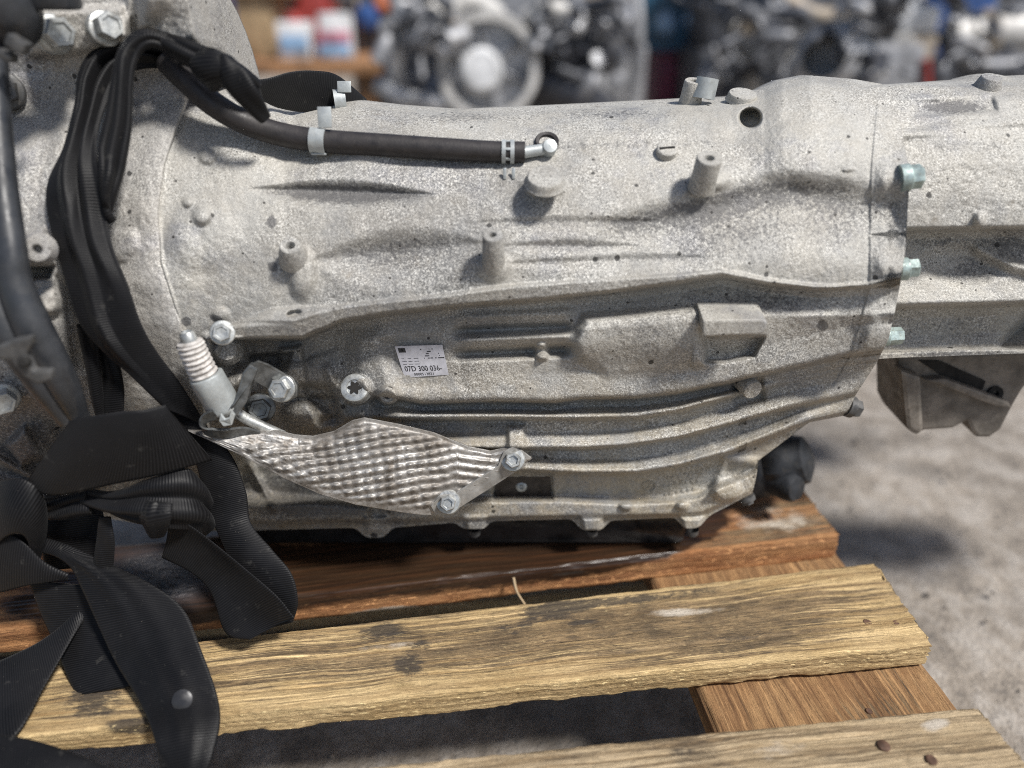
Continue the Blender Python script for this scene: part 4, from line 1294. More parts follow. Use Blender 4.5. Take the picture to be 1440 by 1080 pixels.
# ------------------------------------------------------------------ cable connector: corrugated boot, sleeve, rod, steel bracket
bc = [(266, 478, .424), (272, 494, .424), (280, 512, .425), (289, 530, .426), (294, 540, .426)]
P = spline([at_y(*b) for b in bc], 110); k = pix_size(P[0])
t = np.linspace(0, 1, 110)
rad = (17.5 + 2.4 * t) * k * (1 + .085 * np.clip(np.sin(t * 11 * 2 * pi), -.5, 1) * sstep(.03, .1, t) * (1 - sstep(.93, .99, t)))
rad[:6] *= np.linspace(.55, 1, 6)
M['boot'] = plain('dirty_white_boot', (.50, .475, .45), .6, 0, .3, 140, .3, 500, .8, (.17, .145, .12))
m = MB(); m.tube(P, rad, 26)
boot = m.build('cable_boot', M['boot'], gearbox)
m = MB(); m.lathe([(12 * k, -.002), (11 * k, .004), (8 * k, .0055), (7 * k, .0035), (.0001, .003)], P[0], P[0] - P[8], 10, cap=False)
m.build('boot_tip', M['zinc'], boot)
bc = [(289, 527, .427), (296, 540, .427), (308, 560, .429), (317, 576, .430)]
P = spline([at_y(*b) for b in bc], 30); t = np.linspace(0, 1, 30)
m = MB(); rr_ = np.interp(t, [0, .03, .05, .88, .92, .95, 1], [21, 24, 24.5, 25.5, 25.5, 24, 22]) * k
m.tube(P, rr_, 30)
slv = m.build('cable_sleeve', M['clip'], gearbox)
m = MB(); m.tube(P[:3] - (P[3] - P[0]) * .02, [19 * k] * 3, 24)
m.build('sleeve_mouth', M['hole'], slv)
P = spline([at_y(*b) for b in [(322, 572, .436), (345, 588, .438), (372, 601, .440), (398, 613, .442)]], 20)
m = MB(); m.tube(P, 8.5 * k, 16); m.build('cable_rod', M['zinc'], gearbox)


def strip(path, w_dir, w, thick, name, mat, parent, n=60):
    """sheet strip of width w (along w_dir) bent along a path"""
    P = spline(path, n); T = np.gradient(P, axis=0); T /= np.linalg.norm(T, axis=1)[:, None]
    W = np.array(w_dir, float); W = W[None] - T * (T @ W)[:, None]; W /= np.linalg.norm(W, axis=1)[:, None]
    Nn = np.cross(T, W)
    w = np.broadcast_to(np.asarray(w, float), (n,))[:, None] / 2
    V = np.stack([P - W * w - Nn * thick / 2, P + W * w - Nn * thick / 2, P + W * w + Nn * thick / 2, P - W * w + Nn * thick / 2], 1)
    f = grid_faces(n, 4, True).tolist() + [[3, 2, 1, 0], [(n - 1) * 4 + i for i in range(4)]]
    m = MB(); m.add(V.reshape(-1, 3), f)
    return m.build(name, mat, parent, sharp=30)


M['bracket'] = plain('oily_grey_bracket', (.13, .135, .135), .35, .6, .35, 120, .15, 400, .55, (.04, .037, .034))
bk = prism('cable_bracket', [(350, 513, .432), (362, 508, .433), (376, 513, .435), (402, 528, .440), (419, 540, .442), (418, 558, .442), (404, 566, .441), (388, 560, .438), (374, 546, .435), (358, 536, .432)], .44, .0022, M['bracket'], gearbox, .0006)
prism('bracket_arm', [(350, 513, .431), (363, 519, .432), (354, 540, .429), (347, 566, .426), (334, 584, .423), (318, 592, .421), (306, 588, .420), (318, 578, .421), (328, 566, .423), (335, 546, .426), (341, 524, .429)], .43, .006, M['bracket'], bk, .0012)
strip([at_y(*b) for b in [(304, 582, .419), (291, 588, .418), (287, 598, .417), (294, 607, .417), (314, 610, .420), (340, 607, .425), (362, 612, .430)]], (.1, -.35, .93), .008, .0018, 'bracket_loop', M['bracket'], bk)
prism('bracket_hook', [(310, 582, .415), (316, 590, .414), (322, 588, .414), (325, 578, .415), (330, 584, .416), (326, 598, .415), (314, 600, .414), (308, 592, .414)], .415, .002, M['clip'], bk, .0005)
hex_bolt(396, 546, 15, (-.05, -.90, .36), M['zinc'], y=.438, length=13, washer=1.32)
hex_bolt(366, 574, 16, (.25, -.86, .30), M['bracket'], y=.452, length=14, washer=1.32)

# ------------------------------------------------------------------ printed data label
def text_mesh(body, size, name, mat, parent, origin, ux, uy, nz, bold=0.0):
    cu = bpy.data.curves.new('print', 'FONT'); cu.body = body; cu.size = size; cu.extrude = 0.00003; cu.offset = bold; cu.resolution_u = 3
    to = bpy.data.objects.new('print', cu); COL.objects.link(to)
    dg = bpy.context.evaluated_depsgraph_get()
    me = bpy.data.meshes.new_from_object(to.evaluated_get(dg))
    bpy.data.objects.remove(to)
    v = np.empty(len(me.vertices) * 3); me.vertices.foreach_get('co', v); v = v.reshape(-1, 3)
    W = np.asarray(origin) + v[:, :1] * ux + v[:, 1:2] * uy + v[:, 2:] * nz
    me.vertices.foreach_set('co', W.ravel()); me.name = name
    me.materials.append(mat)
    return link(bpy.data.objects.new(name, me), parent)


M['label'] = plain('silver_label', (.50, .50, .54), .45, .15, .12, 200, .05, 400, .35, (.27, .25, .23))
M['ink'] = plain('black_print', (.02, .02, .022), .6, 0, .2, 300, 0)
Lq = [(555, 487), (622, 485), (631, 527), (569, 531)]
yl = float(surf(592, 508)[1]) - .0022
c4 = at_y([q[0] for q in Lq], [q[1] for q in Lq], [yl + .001, yl + .001, yl - .0004, yl - .0004])
nn = np.cross(c4[1] - c4[0], c4[0] - c4[3]); nn /= np.linalg.norm(nn)
if nn[1] > 0: nn = -nn
m = MB(); m.add(np.concatenate([c4, c4 - nn * .0005]), [[3, 2, 1, 0], [4, 5, 6, 7], [0, 1, 5, 4], [1, 2, 6, 5], [2, 3, 7, 6], [3, 0, 4, 7]])
lab = m.build('data_label', M['label'], gearbox, smooth=False)
ux = (c4[1] - c4[0]); lw = np.linalg.norm(ux); ux = ux / lw
uy = (c4[0] - c4[3]); lh = np.linalg.norm(uy); uy = uy / lh
lp = lambda a, b: c4[3] + ux * lw * a + uy * lh * b + nn * .00012
text_mesh('07D 300 036-', lh * .24, 'part_number', M['ink'], lab, lp(.06, .20), ux * .80, uy, nn, .00003)
text_mesh('0000513821', lh * .12, 'serial_number', M['label_grey'] if 'label_grey' in M else M['ink'], lab, lp(.22, .06), ux, uy, nn)
m = MB()
def patch(a, b, w, h_):
    q = [lp(a, b), lp(a + w, b), lp(a + w, b + h_), lp(a, b + h_)]
    m.add(q, [[0, 1, 2, 3]])
patch(.05, .80, .15, .14)
patch(.105, .835, .04, .07)
rg = random.Random(5)
for i in range(9):
    patch(.06 + (i % 3) * .13, .42 + .09 * (i // 3), .05 + rg.random() * .05, .012)
for i in range(26):
    patch(.50 + rg.random() * .42, .52 + .07 * rg.randint(0, 5), .01 + rg.random() * .05, .028)
m.build('print_marks', M['ink'], lab, smooth=False)

# ------------------------------------------------------------------ cast foundry mark: a ring with a V over a W, and worn cast rows beside it
o = surf(912, 684, .0004); k = pix_size(o); nrm = surf_n(912, 684)
ux = np.array([1, 0, 0.]); ux -= nrm * ux.dot(nrm); ux /= np.linalg.norm(ux); uy = np.cross(nrm, ux)
if uy[2] < 0: uy = -uy
m = MB(); t = np.linspace(0, 2 * pi, 33)
m.tube([o + ux * cos(a) * 9.5 * k + uy * sin(a) * 9.5 * k for a in t], .00042, 6, cap=False)
for seg in ([(-4, 7.5), (0, 1), (4, 7.5)], [(-8, 3.5), (-4, -6.5), (0, 0), (4, -6.5), (8, 3.5)]):
    for a, b in zip(seg[:-1], seg[1:]):
        m.tube([o + ux * a[0] * k + uy * a[1] * k, o + ux * b[0] * k + uy * b[1] * k], .0004, 6)
em = m.build('cast_emblem', M['cast'], gearbox); em.data.attributes.new('grime_shade', 'FLOAT', 'POINT')
m = MB(); rg = random.Random(3)
for row, (x0, y0, n_) in enumerate([(934, 684, 7), (940, 672, 7), (952, 660, 5), (936, 696, 6)]):
    for i in range(n_):
        xx, yy = x0 + i * 8, y0 - i * 1.6
        p = surf(xx, yy, .0002)
        m.box(p, (rg.uniform(3, 6) * k, .0008, rg.uniform(4, 7) * k), np.array(Matrix.Rotation(.2, 3, 'Y')), .0002)
cr = m.build('cast_marks', M['cast'], gearbox); cr.data.attributes.new('grime_shade', 'FLOAT', 'POINT')

# ------------------------------------------------------------------ black pipe, fork and hose coupler at the far left of the housing
pm = plain('black_plastic_pipe', (.026, .028, .032), .38, 0, .25, 60, .1, 500, .25, (.07, .07, .07))
P = [(-8, 60), (-4, 150), (4, 260), (16, 350), (22, 400), (46, 462), (84, 530), (112, 590)]
yy = [.46, .445, .425, .408, .402, .398, .398, .404]
S3 = spline([np.append(at_y(p[0], p[1], y), r * pix_size(at_y(p[0], p[1], y))) for p, y, r in zip(P, yy, [16, 17, 19, 20, 23, 26, 22, 14])], 60)
m = MB(); m.tube(S3[:, :3], S3[:, 3], 22)
pipe = m.build('coolant_pipe', pm, gearbox)
P = [(-30, 380), (-4, 430), (14, 470), (52, 530), (96, 590)]
S3 = spline([np.append(at_y(p[0], p[1], y), r * pix_size(at_y(p[0], p[1], y))) for p, y, r in zip(P, [.405, .400, .396, .396, .402], [26, 26, 24, 20, 14])], 50)
m = MB(); m.tube(S3[:, :3], S3[:, 3], 22); m.build('pipe_branch', pm, pipe)
prism('pipe_bracket', [(-10, 490), (20, 478), (42, 474), (44, 486), (36, 500), (46, 522), (70, 522), (72, 534), (52, 542), (30, 528), (14, 508), (-10, 505)], .372, .006, M['steel_dark'], pipe, .0015)
m = MB(); p = at_y(34, 509, .371); k = pix_size(p)
m.lathe([(8 * k, -.002), (8 * k, .001), (5 * k, .002), (.0001, .002)], p, (.1, -.9, .3), 14, cap=False); m.build('pipe_bolt', M['hole'], pipe)
P = [(-30, -30, .46), (0, 0, .462), (16, 28, .465), (14, 62, .468)]
S3 = spline([at_y(*q) for q in P], 30)
m = MB(); m.tube(S3, np.interp(np.linspace(0, 1, 30), [0, .6, .8, 1], [40, 36, 30, 18]) * .00047, 26)
cp = m.build('hose_coupler', pm, gearbox)
m = MB()
p = at_y(10, 52, .446); k = pix_size(p)
m.add(*band(at_y(8, 44, .462), (.35, -.2, -.9), 31 * k, 12 * k, .0016, -180, 180, 36)); m.build('coupler_clip', M['clip'], cp)
m = MB(); m.box(at_y(26, 62, .440), (26 * k, .008, 18 * k), np.array(Matrix.Rotation(.6, 3, 'Y')), .001)
m.box(at_y(10, 78, .442), (22 * k, .008, 12 * k), np.array(Matrix.Rotation(.5, 3, 'Y')), .001)
m.build('coupler_lock', M['steel_dark'], cp)
m = MB(); m.box(at_y(76, -4, .47), (60 * k, .02, 34 * k), None, .003); m.build('plug_housing', pm, gearbox)

# ------------------------------------------------------------------ black webbing straps
def webbing():
    n = NT('black_ribbed_webbing')
    v = n.uv
    sp = n.node('ShaderNodeSeparateXYZ'); n.set(sp.inputs[0], v)
    cm = n.node('ShaderNodeCombineXYZ')
    n.set(cm.inputs[0], n.math('ADD', sp.outputs[1], n.math('MULTIPLY', sp.outputs[0], .12))); n.set(cm.inputs[1], sp.outputs[0])
    rib = n.wave(200, cm.outputs[0], .6, 1, 2.0, 'X')
    weft = n.noise(1, 2, .5, n.map(v, (2600, 700, 1)))
    big = n.noise(24, 4, .6)
    c = n.mix(n.ramp(big, .35, .65), (.003, .003, .0035), (.006, .006, .007))
    c = n.mix(n.math('MULTIPLY', n.ramp(rib, .5, .95), .5), c, (.018, .018, .0195))
    c = n.mix(n.ramp(n.noise(90, 5, .7), .60, .74, 0, .35), c, (.08, .077, .07))
    c = n.mix(n.ramp(n.noise(900, 2, .6), .72, .80, 0, .5), c, (.22, .20, .17))
    n.P(Base_Color=c, Roughness=n.ramp(big, .3, .7, .40, .56))
    n.b.inputs['Specular IOR Level'].default_value = .17
    n.b.inputs['Sheen Weight'].default_value = .03
    h = n.math('ADD', n.math('MULTIPLY', rib, 1.0), n.math('MULTIPLY', weft, .5))
    n.bump(h, .34, .0004)
    return n.m


M['web'] = webbing()


def ribbon(name, L, Rr, parent, thick=.0016, bulge=0.0, folds=0, fold_amp=.0, n=110, m=25, mat=None, cup=0.0, seed=0, creases=()):
    """webbing between two edges given as (px, py, distance)"""
    A = spline([at_y(*p) for p in L], n); B = spline([at_y(*p) for p in Rr], n)
    t = np.linspace(0, 1, m)
    V = A[:, None] * (1 - t[None, :, None]) + B[:, None] * t[None, :, None]
    Tn = np.gradient(V, axis=0); W = np.gradient(V, axis=1)
    N = np.cross(Tn, W); N /= np.linalg.norm(N, axis=2)[..., None] + 1e-12
    flip = np.sign(np.sum(N * (CAM - V), -1).mean()); N *= flip if flip != 0 else 1
    s = np.linspace(0, 1, n)[:, None]
    wv = vnoise((n, m), 18, 900 + seed) * .0010 + np.repeat(vnoise((n, 4), 22, 940 + seed)[:, :1], m, 1) * .0012
    prof = .5 * bulge * np.sin(t * pi)[None] - cup * np.sin(t * pi)[None]
    if folds:
        prof = prof + fold_amp * np.sin(t[None] * pi * 2 * folds + 1.2 * np.sin(s * 5 + seed)) * (np.sin(t * pi) ** .5)[None]
    for c0, c1, s0, s1, amp in creases:                    # sharp lengthwise creases that run out
        cc = c0 + (c1 - c0) * s
        prof = prof + amp * sstep(s0 - .08, s0, s) * (1 - sstep(s1, s1 + .15, s)) * np.maximum(0, 1 - np.abs(t[None] - cc) / .16)
    V = V + N * (prof + wv)[..., None]
    Tn = np.gradient(V, axis=0); W = np.gradient(V, axis=1)
    N2 = np.cross(Tn, W) * flip; N2 /= np.linalg.norm(N2, axis=2)[..., None] + 1e-12
    th = thick * (1 - .75 * (2 * t - 1) ** 8)[None, :, None]
    top, bot = V + N2 * th / 2, V - N2 * th / 2
    ring = np.concatenate([top, bot[:, ::-1]], 1)
    wid = np.linalg.norm(B - A, axis=1).mean(); ln = np.concatenate([[0], np.cumsum(np.linalg.norm(np.diff((A + B) / 2, axis=0), axis=1))])
    u = np.concatenate([t, t[::-1]]) * wid
    uv = np.stack(np.broadcast_arrays(u[None], ln[:, None]), -1)
    k = ring.shape[1]
    F = grid_faces(n, k, True)
    if flip < 0: F = F[:, ::-1]
    caps = [list(range(k)), [(n - 1) * k + i for i in range(k)][::-1]]
    o = mesh_obj(name, ring.reshape(-1, 3), F.tolist() + caps, mat or M['web'], parent, True, uv.reshape(-1, 2))
    return o


st1 = empty('lifting_strap', at_y(150, 300, .45), 'black webbing strap knotted over the hose and hanging down the bell housing', 'strap')
st2 = empty('tie_down_strap', at_y(180, 760, .40), 'black webbing strap bundled in a knot above the pallet boards, its rivet end hanging forward', 'strap')
# upper strap: the flat length that comes round from behind and runs down to the right
ribbon('webbing', [(232, 70, .515), (172, 61, .508), (130, 71, .500), (110, 104, .490), (105, 150, .478), (90, 202, .466), (67, 250, .455), (64, 288, .446), (74, 335, .440), (92, 395, .432), (112, 452, .425), (146, 495, .422), (190, 535, .422), (232, 575, .424)],
       [(230, 96, .508), (203, 96, .503), (176, 104, .496), (156, 132, .486), (141, 172, .474), (136, 205, .462), (140, 242, .452), (150, 308, .444), (160, 352, .437), (180, 400, .431), (199, 452, .427), (222, 495, .426), (256, 543, .427), (290, 598, .430)],
       st1, bulge=.002, n=170, m=41, creases=[(.25, .55, .05, .55, .004), (.62, .85, .05, .60, .004), (.85, .2, .55, .8, .003), (.45, .75, .0, .45, -.003)], seed=1)
# the folded bundle beside it
ribbon('folded_webbing', [(262, 66, .492), (232, 50, .489), (200, 46, .486), (174, 66, .482), (162, 110, .474), (150, 160, .466), (139, 205, .458), (141, 245, .450), (147, 300, .447)],
       [(258, 92, .487), (236, 74, .484), (212, 66, .481), (194, 82, .477), (187, 122, .472), (184, 180, .464), (175, 237, .456), (164, 274, .450), (152, 314, .449)],
       st1, thick=.004, bulge=.007, folds=2.5, fold_amp=.0022, n=130, m=41, seed=2)
# knot
ribbon('knot_strand', [(238, 52, .494), (268, 62, .490), (300, 74, .488), (328, 92, .490), (356, 112, .498)], [(240, 80, .486), (268, 92, .481), (298, 104, .480), (325, 112, .484), (350, 128, .494)], st1, thick=.005, bulge=.009, folds=2, fold_amp=.0018, n=60, m=31, seed=3)
ribbon('knot_wrap', [(284, 70, .484), (268, 86, .480), (276, 108, .480), (298, 122, .483)], [(316, 80, .480), (324, 92, .474), (320, 108, .473), (310, 121, .480)], st1, thick=.003, bulge=.007, n=50, seed=4)
ribbon('knot_loop', [(316, 88, .480), (310, 106, .474), (318, 124, .473), (340, 144, .476), (364, 161, .482)], [(330, 84, .478), (344, 98, .471), (357, 118, .470), (370, 138, .474), (380, 160, .482)], st1, thick=.003, bulge=.008, n=60, folds=1, fold_amp=.001, seed=5)
ribbon('knot_strand', [(318, 84, .486), (340, 96, .488), (352, 112, .494), (362, 126, .502)], [(312, 96, .482), (332, 108, .482), (344, 122, .487), (350, 136, .500)], st1, thick=.004, bulge=.006, folds=1.5, fold_amp=.002, n=40, seed=6)
ribbon('strap_tail', [(340, 112, .500), (372, 110, .515), (405, 101, .530), (440, 99, .548), (474, 106, .565), (514, 138, .585)], [(346, 130, .500), (366, 140, .515), (392, 152, .530), (430, 158, .548), (476, 158, .565), (516, 156, .587)], st1, bulge=.003, n=60, seed=7)
# narrow lengths behind
ribbon('webbing', [(110, 455, .436), (121, 520, .432), (141, 590, .428)], [(139, 466, .434), (141, 520, .430), (147, 590, .427)], st1, thick=.003, bulge=.004, folds=1, fold_amp=.001, n=50, seed=8)
ribbon('webbing', [(137, 478, .437), (143, 535, .433), (145, 590, .429)], [(166, 500, .436), (174, 540, .433), (174, 590, .429)], st1, thick=.003, bulge=.003, n=50, seed=9)
# lower strap: wrap, hanging loop, knot, tails
ribbon('webbing', [(100, 590, .396), (143, 583, .394), (187, 577, .396), (232, 570, .404)], [(36, 681, .398), (72, 698, .393), (150, 684, .390), (226, 666, .396), (299, 647, .410)], st2, bulge=.003, n=90, seed=10)
ribbon('webbing', [(226, 566, .436), (262, 612, .430), (278, 660, .424), (290, 712, .414), (312, 762, .402), (328, 802, .393), (334, 850, .383), (344, 890, .374)],
       [(288, 596, .434), (326, 640, .428), (346, 690, .420), (353, 736, .410), (384, 774, .399), (410, 806, .389), (419, 845, .381), (411, 876, .375)], st2, bulge=.003, n=110, seed=11)
ribbon('webbing', [(236, 716, .394), (290, 760, .388), (338, 794, .384), (386, 834, .378), (414, 868, .373)], [(226, 786, .396), (268, 806, .391), (298, 838, .385), (318, 890, .372), (352, 899, .369)], st2, bulge=-.003, n=80, cup=.002, seed=12)
ribbon('knot_strand', [(120, 688, .406), (164, 690, .398), (214, 672, .396), (266, 660, .404), (290, 690, .412)], [(132, 706, .404), (176, 728, .392), (228, 742, .388), (276, 746, .396), (286, 758, .406)], st2, thick=.004, bulge=.009, folds=2, fold_amp=.003, n=70, m=41, seed=13)
ribbon('knot_wrap', [(208, 702, .390), (198, 722, .387), (206, 744, .391)], [(242, 708, .386), (242, 728, .382), (234, 750, .388)], st2, thick=.003, bulge=.006, n=40, creases=[(.4, .5, .1, .9, .002)], seed=14)
ribbon('webbing', [(62, 695, .424), (58, 740, .414), (62, 800, .402)], [(140, 700, .424), (146, 740, .414), (138, 800, .402)], st2, n=40, folds=1, fold_amp=.002, seed=16)
ribbon('knot_strand', [(60, 702, .408), (92, 697, .404), (124, 690, .404)], [(64, 730, .402), (98, 730, .397), (134, 722, .398)], st2, thick=.004, bulge=.007, folds=1.5, fold_amp=.002, n=40, m=31, seed=17)
ribbon('webbing', [(141, 724, .396), (135, 756, .393), (132, 796, .390)], [(155, 728, .395), (161, 760, .391), (160, 800, .389)], st2, thick=.002, bulge=.003, n=40, folds=1, fold_amp=.0008, seed=18)
ribbon('strap_roll', [(-34, 700, .404), (-6, 680, .400), (24, 672, .397), (50, 682, .396), (66, 712, .396), (66, 745, .397), (56, 772, .400)], [(-34, 790, .392), (-10, 772, .386), (8, 756, .383), (24, 750, .382), (36, 756, .383), (42, 770, .386), (40, 790, .390)], st2, bulge=.007, n=80, seed=19)
ribbon('webbing', [(-34, 738, .390), (0, 746, .388), (32, 762, .386), (64, 790, .386), (96, 806, .388)], [(-34, 842, .382), (0, 834, .380), (38, 824, .380), (70, 818, .383), (96, 814, .387)], st2, bulge=.003, n=60, seed=20)
tail = ribbon('strap_end', [(14, 768, .398), (56, 776, .395), (90, 790, .388), (116, 832, .377), (160, 925, .352), (198, 990, .325), (219, 1045, .300), (230, 1110, .284)],
              [(14, 750, .402), (54, 755, .402), (94, 766, .397), (165, 798, .388), (220, 826, .379), (260, 860, .369), (284, 915, .350), (305, 975, .329), (310, 1016, .313), (300, 1060, .297), (284, 1110, .284)], st2, bulge=.003, n=150, seed=21, creases=[(.3, .45, .3, .8, .0012), (.7, .6, .4, .9, .0010)])
p = at_y(257, 984, .3235); k = pix_size(p)
m = MB(); m.lathe([(15 * k, -.003), (15 * k, .0005), (14 * k, .0016), (10 * k, .0024), (.0001, .0028)], p, (.1, -.72, .68), 28, cap=False)
m.build('rivet', plain('black_rivet', (.03, .03, .032), .35, .2, .2, 100, .1, 400), tail)
ribbon('webbing', [(38, 815, .390), (68, 888, .376), (108, 979, .340)], [(128, 825, .388), (152, 890, .372), (186, 965, .3445)], st2, n=60, bulge=.002, seed=22)
ribbon('webbing', [(-34, 944, .346), (20, 920, .358), (70, 890, .370), (122, 846, .386)], [(-34, 1058, .300), (22, 1034, .306), (64, 960, .338), (98, 900, .364), (128, 858, .384)], st2, n=70, bulge=.002, seed=23)
ribbon('webbing', [(-34, 1028, .298), (60, 1044, .292), (170, 1086, .280)], [(-34, 1130, .262), (60, 1130, .262), (140, 1130, .264)], st2, n=50, bulge=.003, seed=24)

# ------------------------------------------------------------------ the yard behind: engines, a bench with packs, crates and scrap castings
def bm_(name, rgb, rough=.5, metal=0.0, dirt=.55):
    return plain(name, rgb, rough, metal, .35, 14, .2, 60, dirt, (.05, .045, .04))


B = {
    'alu': bm_('scrap_aluminium', (.46, .465, .48), .55, .25), 'pale': bm_('scrap_pale_casting', (.52, .51, .49), .55, .1), 'tan': bm_('scrap_tan_casting', (.36, .305, .24), .6, .1),
    'dark': bm_('scrap_dark_metal', (.10, .105, .118), .45, .3, .3), 'navy': bm_('scrap_navy_plastic', (.050, .066, .105), .4), 'black': bm_('scrap_black_rubber', (.030, .032, .040), .45, 0, .2),
    'white': bm_('white_plastic', (.62, .63, .64), .4, 0, .1), 'red': bm_('red_paint', (.30, .045, .04), .45, 0, .2), 'maroon': bm_('maroon_plastic', (.17, .022, .06), .45, 0, .2),
    'teal': bm_('teal_blue_plastic', (.030, .105, .19), .4, 0, .2), 'blue': bm_('blue_paint', (.03, .08, .24), .4, 0, .25), 'lblue': bm_('pale_blue_plastic', (.25, .40, .60), .35, 0, .1),
    'pink': bm_('pink_print', (.50, .22, .29), .5, 0, .1), 'card': bm_('cardboard', (.36, .26, .15), .8, 0, .25), 'bench': bm_('bench_timber', (.27, .14, .065), .7, 0, .3),
    'orange': bm_('orange_plastic', (.50, .17, .09), .45, 0, .1), 'rust': bm_('rusty_iron', (.15, .075, .05), .8, .1), 'grey': bm_('mid_grey_metal', (.25, .255, .27), .5, .3),
}


BK = 1.45        # the yard row stands this much farther back than first measured


def root(name, px, y, label, cat, group=None):
    y *= BK; p = at_y(px, 60, y); return empty(name, (p[0], y, 0), label, cat, group)


def slab(name, x0, y0, x1, y1, d, depth, mat, parent, bev=.006, z0=None):
    """upright block whose front face spans the raster box; depth runs away from the camera; z0 = its foot"""
    d *= BK; depth *= BK
    a, b = at_y(x0, y0, d), at_y(x1, y1, d)
    zt_, zb = a[2], (b[2] if z0 is None else z0)
    m = MB(); m.box(((a[0] + b[0]) / 2, d + depth / 2, (zt_ + zb) / 2), (b[0] - a[0], depth, zt_ - zb), None, bev)
    return m.build(name, mat, parent)


def disc(name, px, py, d, prof, mat, parent, ax=(0, -1, .05), seg=40):
    o = at_y(px, py, d * BK); k = pix_size(o)
    m = MB(); m.lathe([(r * k, h * k) for r, h in prof], o, ax, seg, cap=False)
    return m.build(name, mat, parent)


def pipe_(name, pts, d, r, mat, parent):
    """pts (px,py[,distance])"""
    P = spline([at_y(p[0], p[1], BK * (p[2] if len(p) > 2 else d)) for p in pts], 24)
    m = MB(); m.tube(P, r * pix_size(P[0]), 16)
    return m.build(name, mat, parent)


# engine with the big fan clutch
e = root('engine', 690, 1.75, 'scrap engine with a large pale fan wheel and white hub behind the gearbox', 'engine')
slab('engine_block', 540, 70, 830, 150, 1.86, .40, B['dark'], e, .02, 0.03)
slab('timing_cover', 535, 60, 640, 140, 1.80, .08, B['navy'], e, .015, .20)
slab('head_cover', 560, -140, 800, -20, 1.90, .34, B['dark'], e, .02, .60)
slab('cylinder_head', 550, -20, 820, 75, 1.90, .36, B['grey'], e, .015)
f = disc('fan_wheel', 687, 95, 1.72, [(71, 14), (73, 2), (70, -6), (61, -6), (59, 2), (60, 14), (71, 14)], B['pale'], e)
disc('fan_backing', 687, 95, 1.735, [(64, -4), (62, 0), (30, 3), (.01, 3)], B['alu'], f)
for i in range(6):
    a = i * pi / 3 + .35
    pipe_('spoke', [(687 + 26 * cos(a), 95 + 26 * sin(a)), (687 + 64 * cos(a), 95 + 64 * sin(a))], 1.722, 5, B['grey'], f)
disc('hub', 677, 98, 1.70, [(30, -8), (30, 6), (24, 12), (10, 13), (.01, 13)], B['white'], f)
pipe_('hose', [(728, 62, 1.80), (790, 60, 1.76), (858, 74, 1.80)], 1.78, 29, B['black'], e)
pipe_('hose', [(745, 118, 1.78), (800, 130, 1.74), (850, 165, 1.78)], 1.76, 27, B['black'], e)
pipe_('intake_pipe', [(575, 150, 1.80), (556, 90, 1.74), (575, 40, 1.74), (610, -10, 1.78)], 1.76, 11, B['alu'], e)
pipe_('intake_pipe', [(640, 20, 1.78), (600, 60, 1.72), (575, 30, 1.74), (550, -30, 1.78)], 1.76, 15, B['alu'], e)
pipe_('intake_pipe', [(700, 20, 1.80), (660, 0, 1.76), (610, 20, 1.74), (600, -40, 1.8)], 1.76, 13, B['pale'], e)
pipe_('coolant_rail', [(740, 25, 1.76), (775, 14, 1.74), (835, 20, 1.76)], 1.76, 12, B['pale'], e)
pipe_('lower_rail', [(530, 118, 1.74), (570, 138, 1.72), (640, 146, 1.72)], 1.74, 11, B['alu'], e)
for px, py in ((567, 82), (596, 92), (551, 108)):
    disc('cover_bolt', px, py, 1.79, [(8, -4), (8, 2), (6, 5), (.01, 5)], B['alu'], e, seg=12)
# smaller engine of brackets and rods beside it
e = root('engine', 865, 1.95, 'tan and grey engine bracketry standing right of the fan wheel', 'engine')
slab('engine_block', 815, 60, 905, 160, 2.05, .30, B['grey'], e, .02, 0.02)
slab('cover', 812, -60, 900, 60, 2.08, .26, B['tan'], e, .03)
for a in ([(822, 30), (840, 70), (846, 140)], [(862, -20), (880, 40), (872, 140)], [(895, -10), (898, 60), (890, 150)]):
    pipe_('rod', a, 1.95, 8, B['alu'], e)
pipe_('hose', [(830, 20, 1.98), (868, 30, 1.92), (895, 70, 1.96)], 1.95, 10, B['dark'], e)
disc('pulley', 884, 78, 1.96, [(20, -8), (20, 4), (12, 6), (.01, 6)], B['pale'], e, (.2, -1, .1), 24)
disc('pulley', 826, 95, 1.96, [(16, -8), (16, 4), (9, 6), (.01, 6)], B['tan'], e, (-.2, -1, .1), 24)
disc('pulley', 868, 116, 1.94, [(13, -8), (13, 4), (8, 6), (.01, 6)], B['grey'], e, (.1, -1, .1), 24)
# bench with packs
t = root('work_bench', 440, 2.4, 'brown timber bench top with packs standing on it, behind the strap knot', 'bench')
a, b = at_y(300, 88, 2.4 * BK), at_y(532, 112, 2.4 * BK)
m = MB(); m.box(((a[0] + b[0]) / 2 - .1, 2.72 * BK, a[2] - .025), (b[0] - a[0] + .3, .64 * BK, .05), None, .004); m.build('bench_top', B['bench'], t)
for xx in (a[0] - .15, b[0] - .06):
    for yy in (2.45 * BK, 2.98 * BK):
        m = MB(); m.box((xx, yy, (a[2] - .05) / 2), (.07, .07, a[2] - .05), None, .003); m.build('leg', B['bench'], t)
zb = float(a[2])


def stand(name, label, cat, x0, y0, x1, d, depth, mat, zfoot, group=None):
    p = at_y((x0 + x1) / 2, y0, d * BK); r = empty(name, (p[0], d * BK, zfoot), label, cat, group)
    slab('body', x0, y0, x1, 100, d, depth, mat, r, .008, zfoot + .001)
    return r


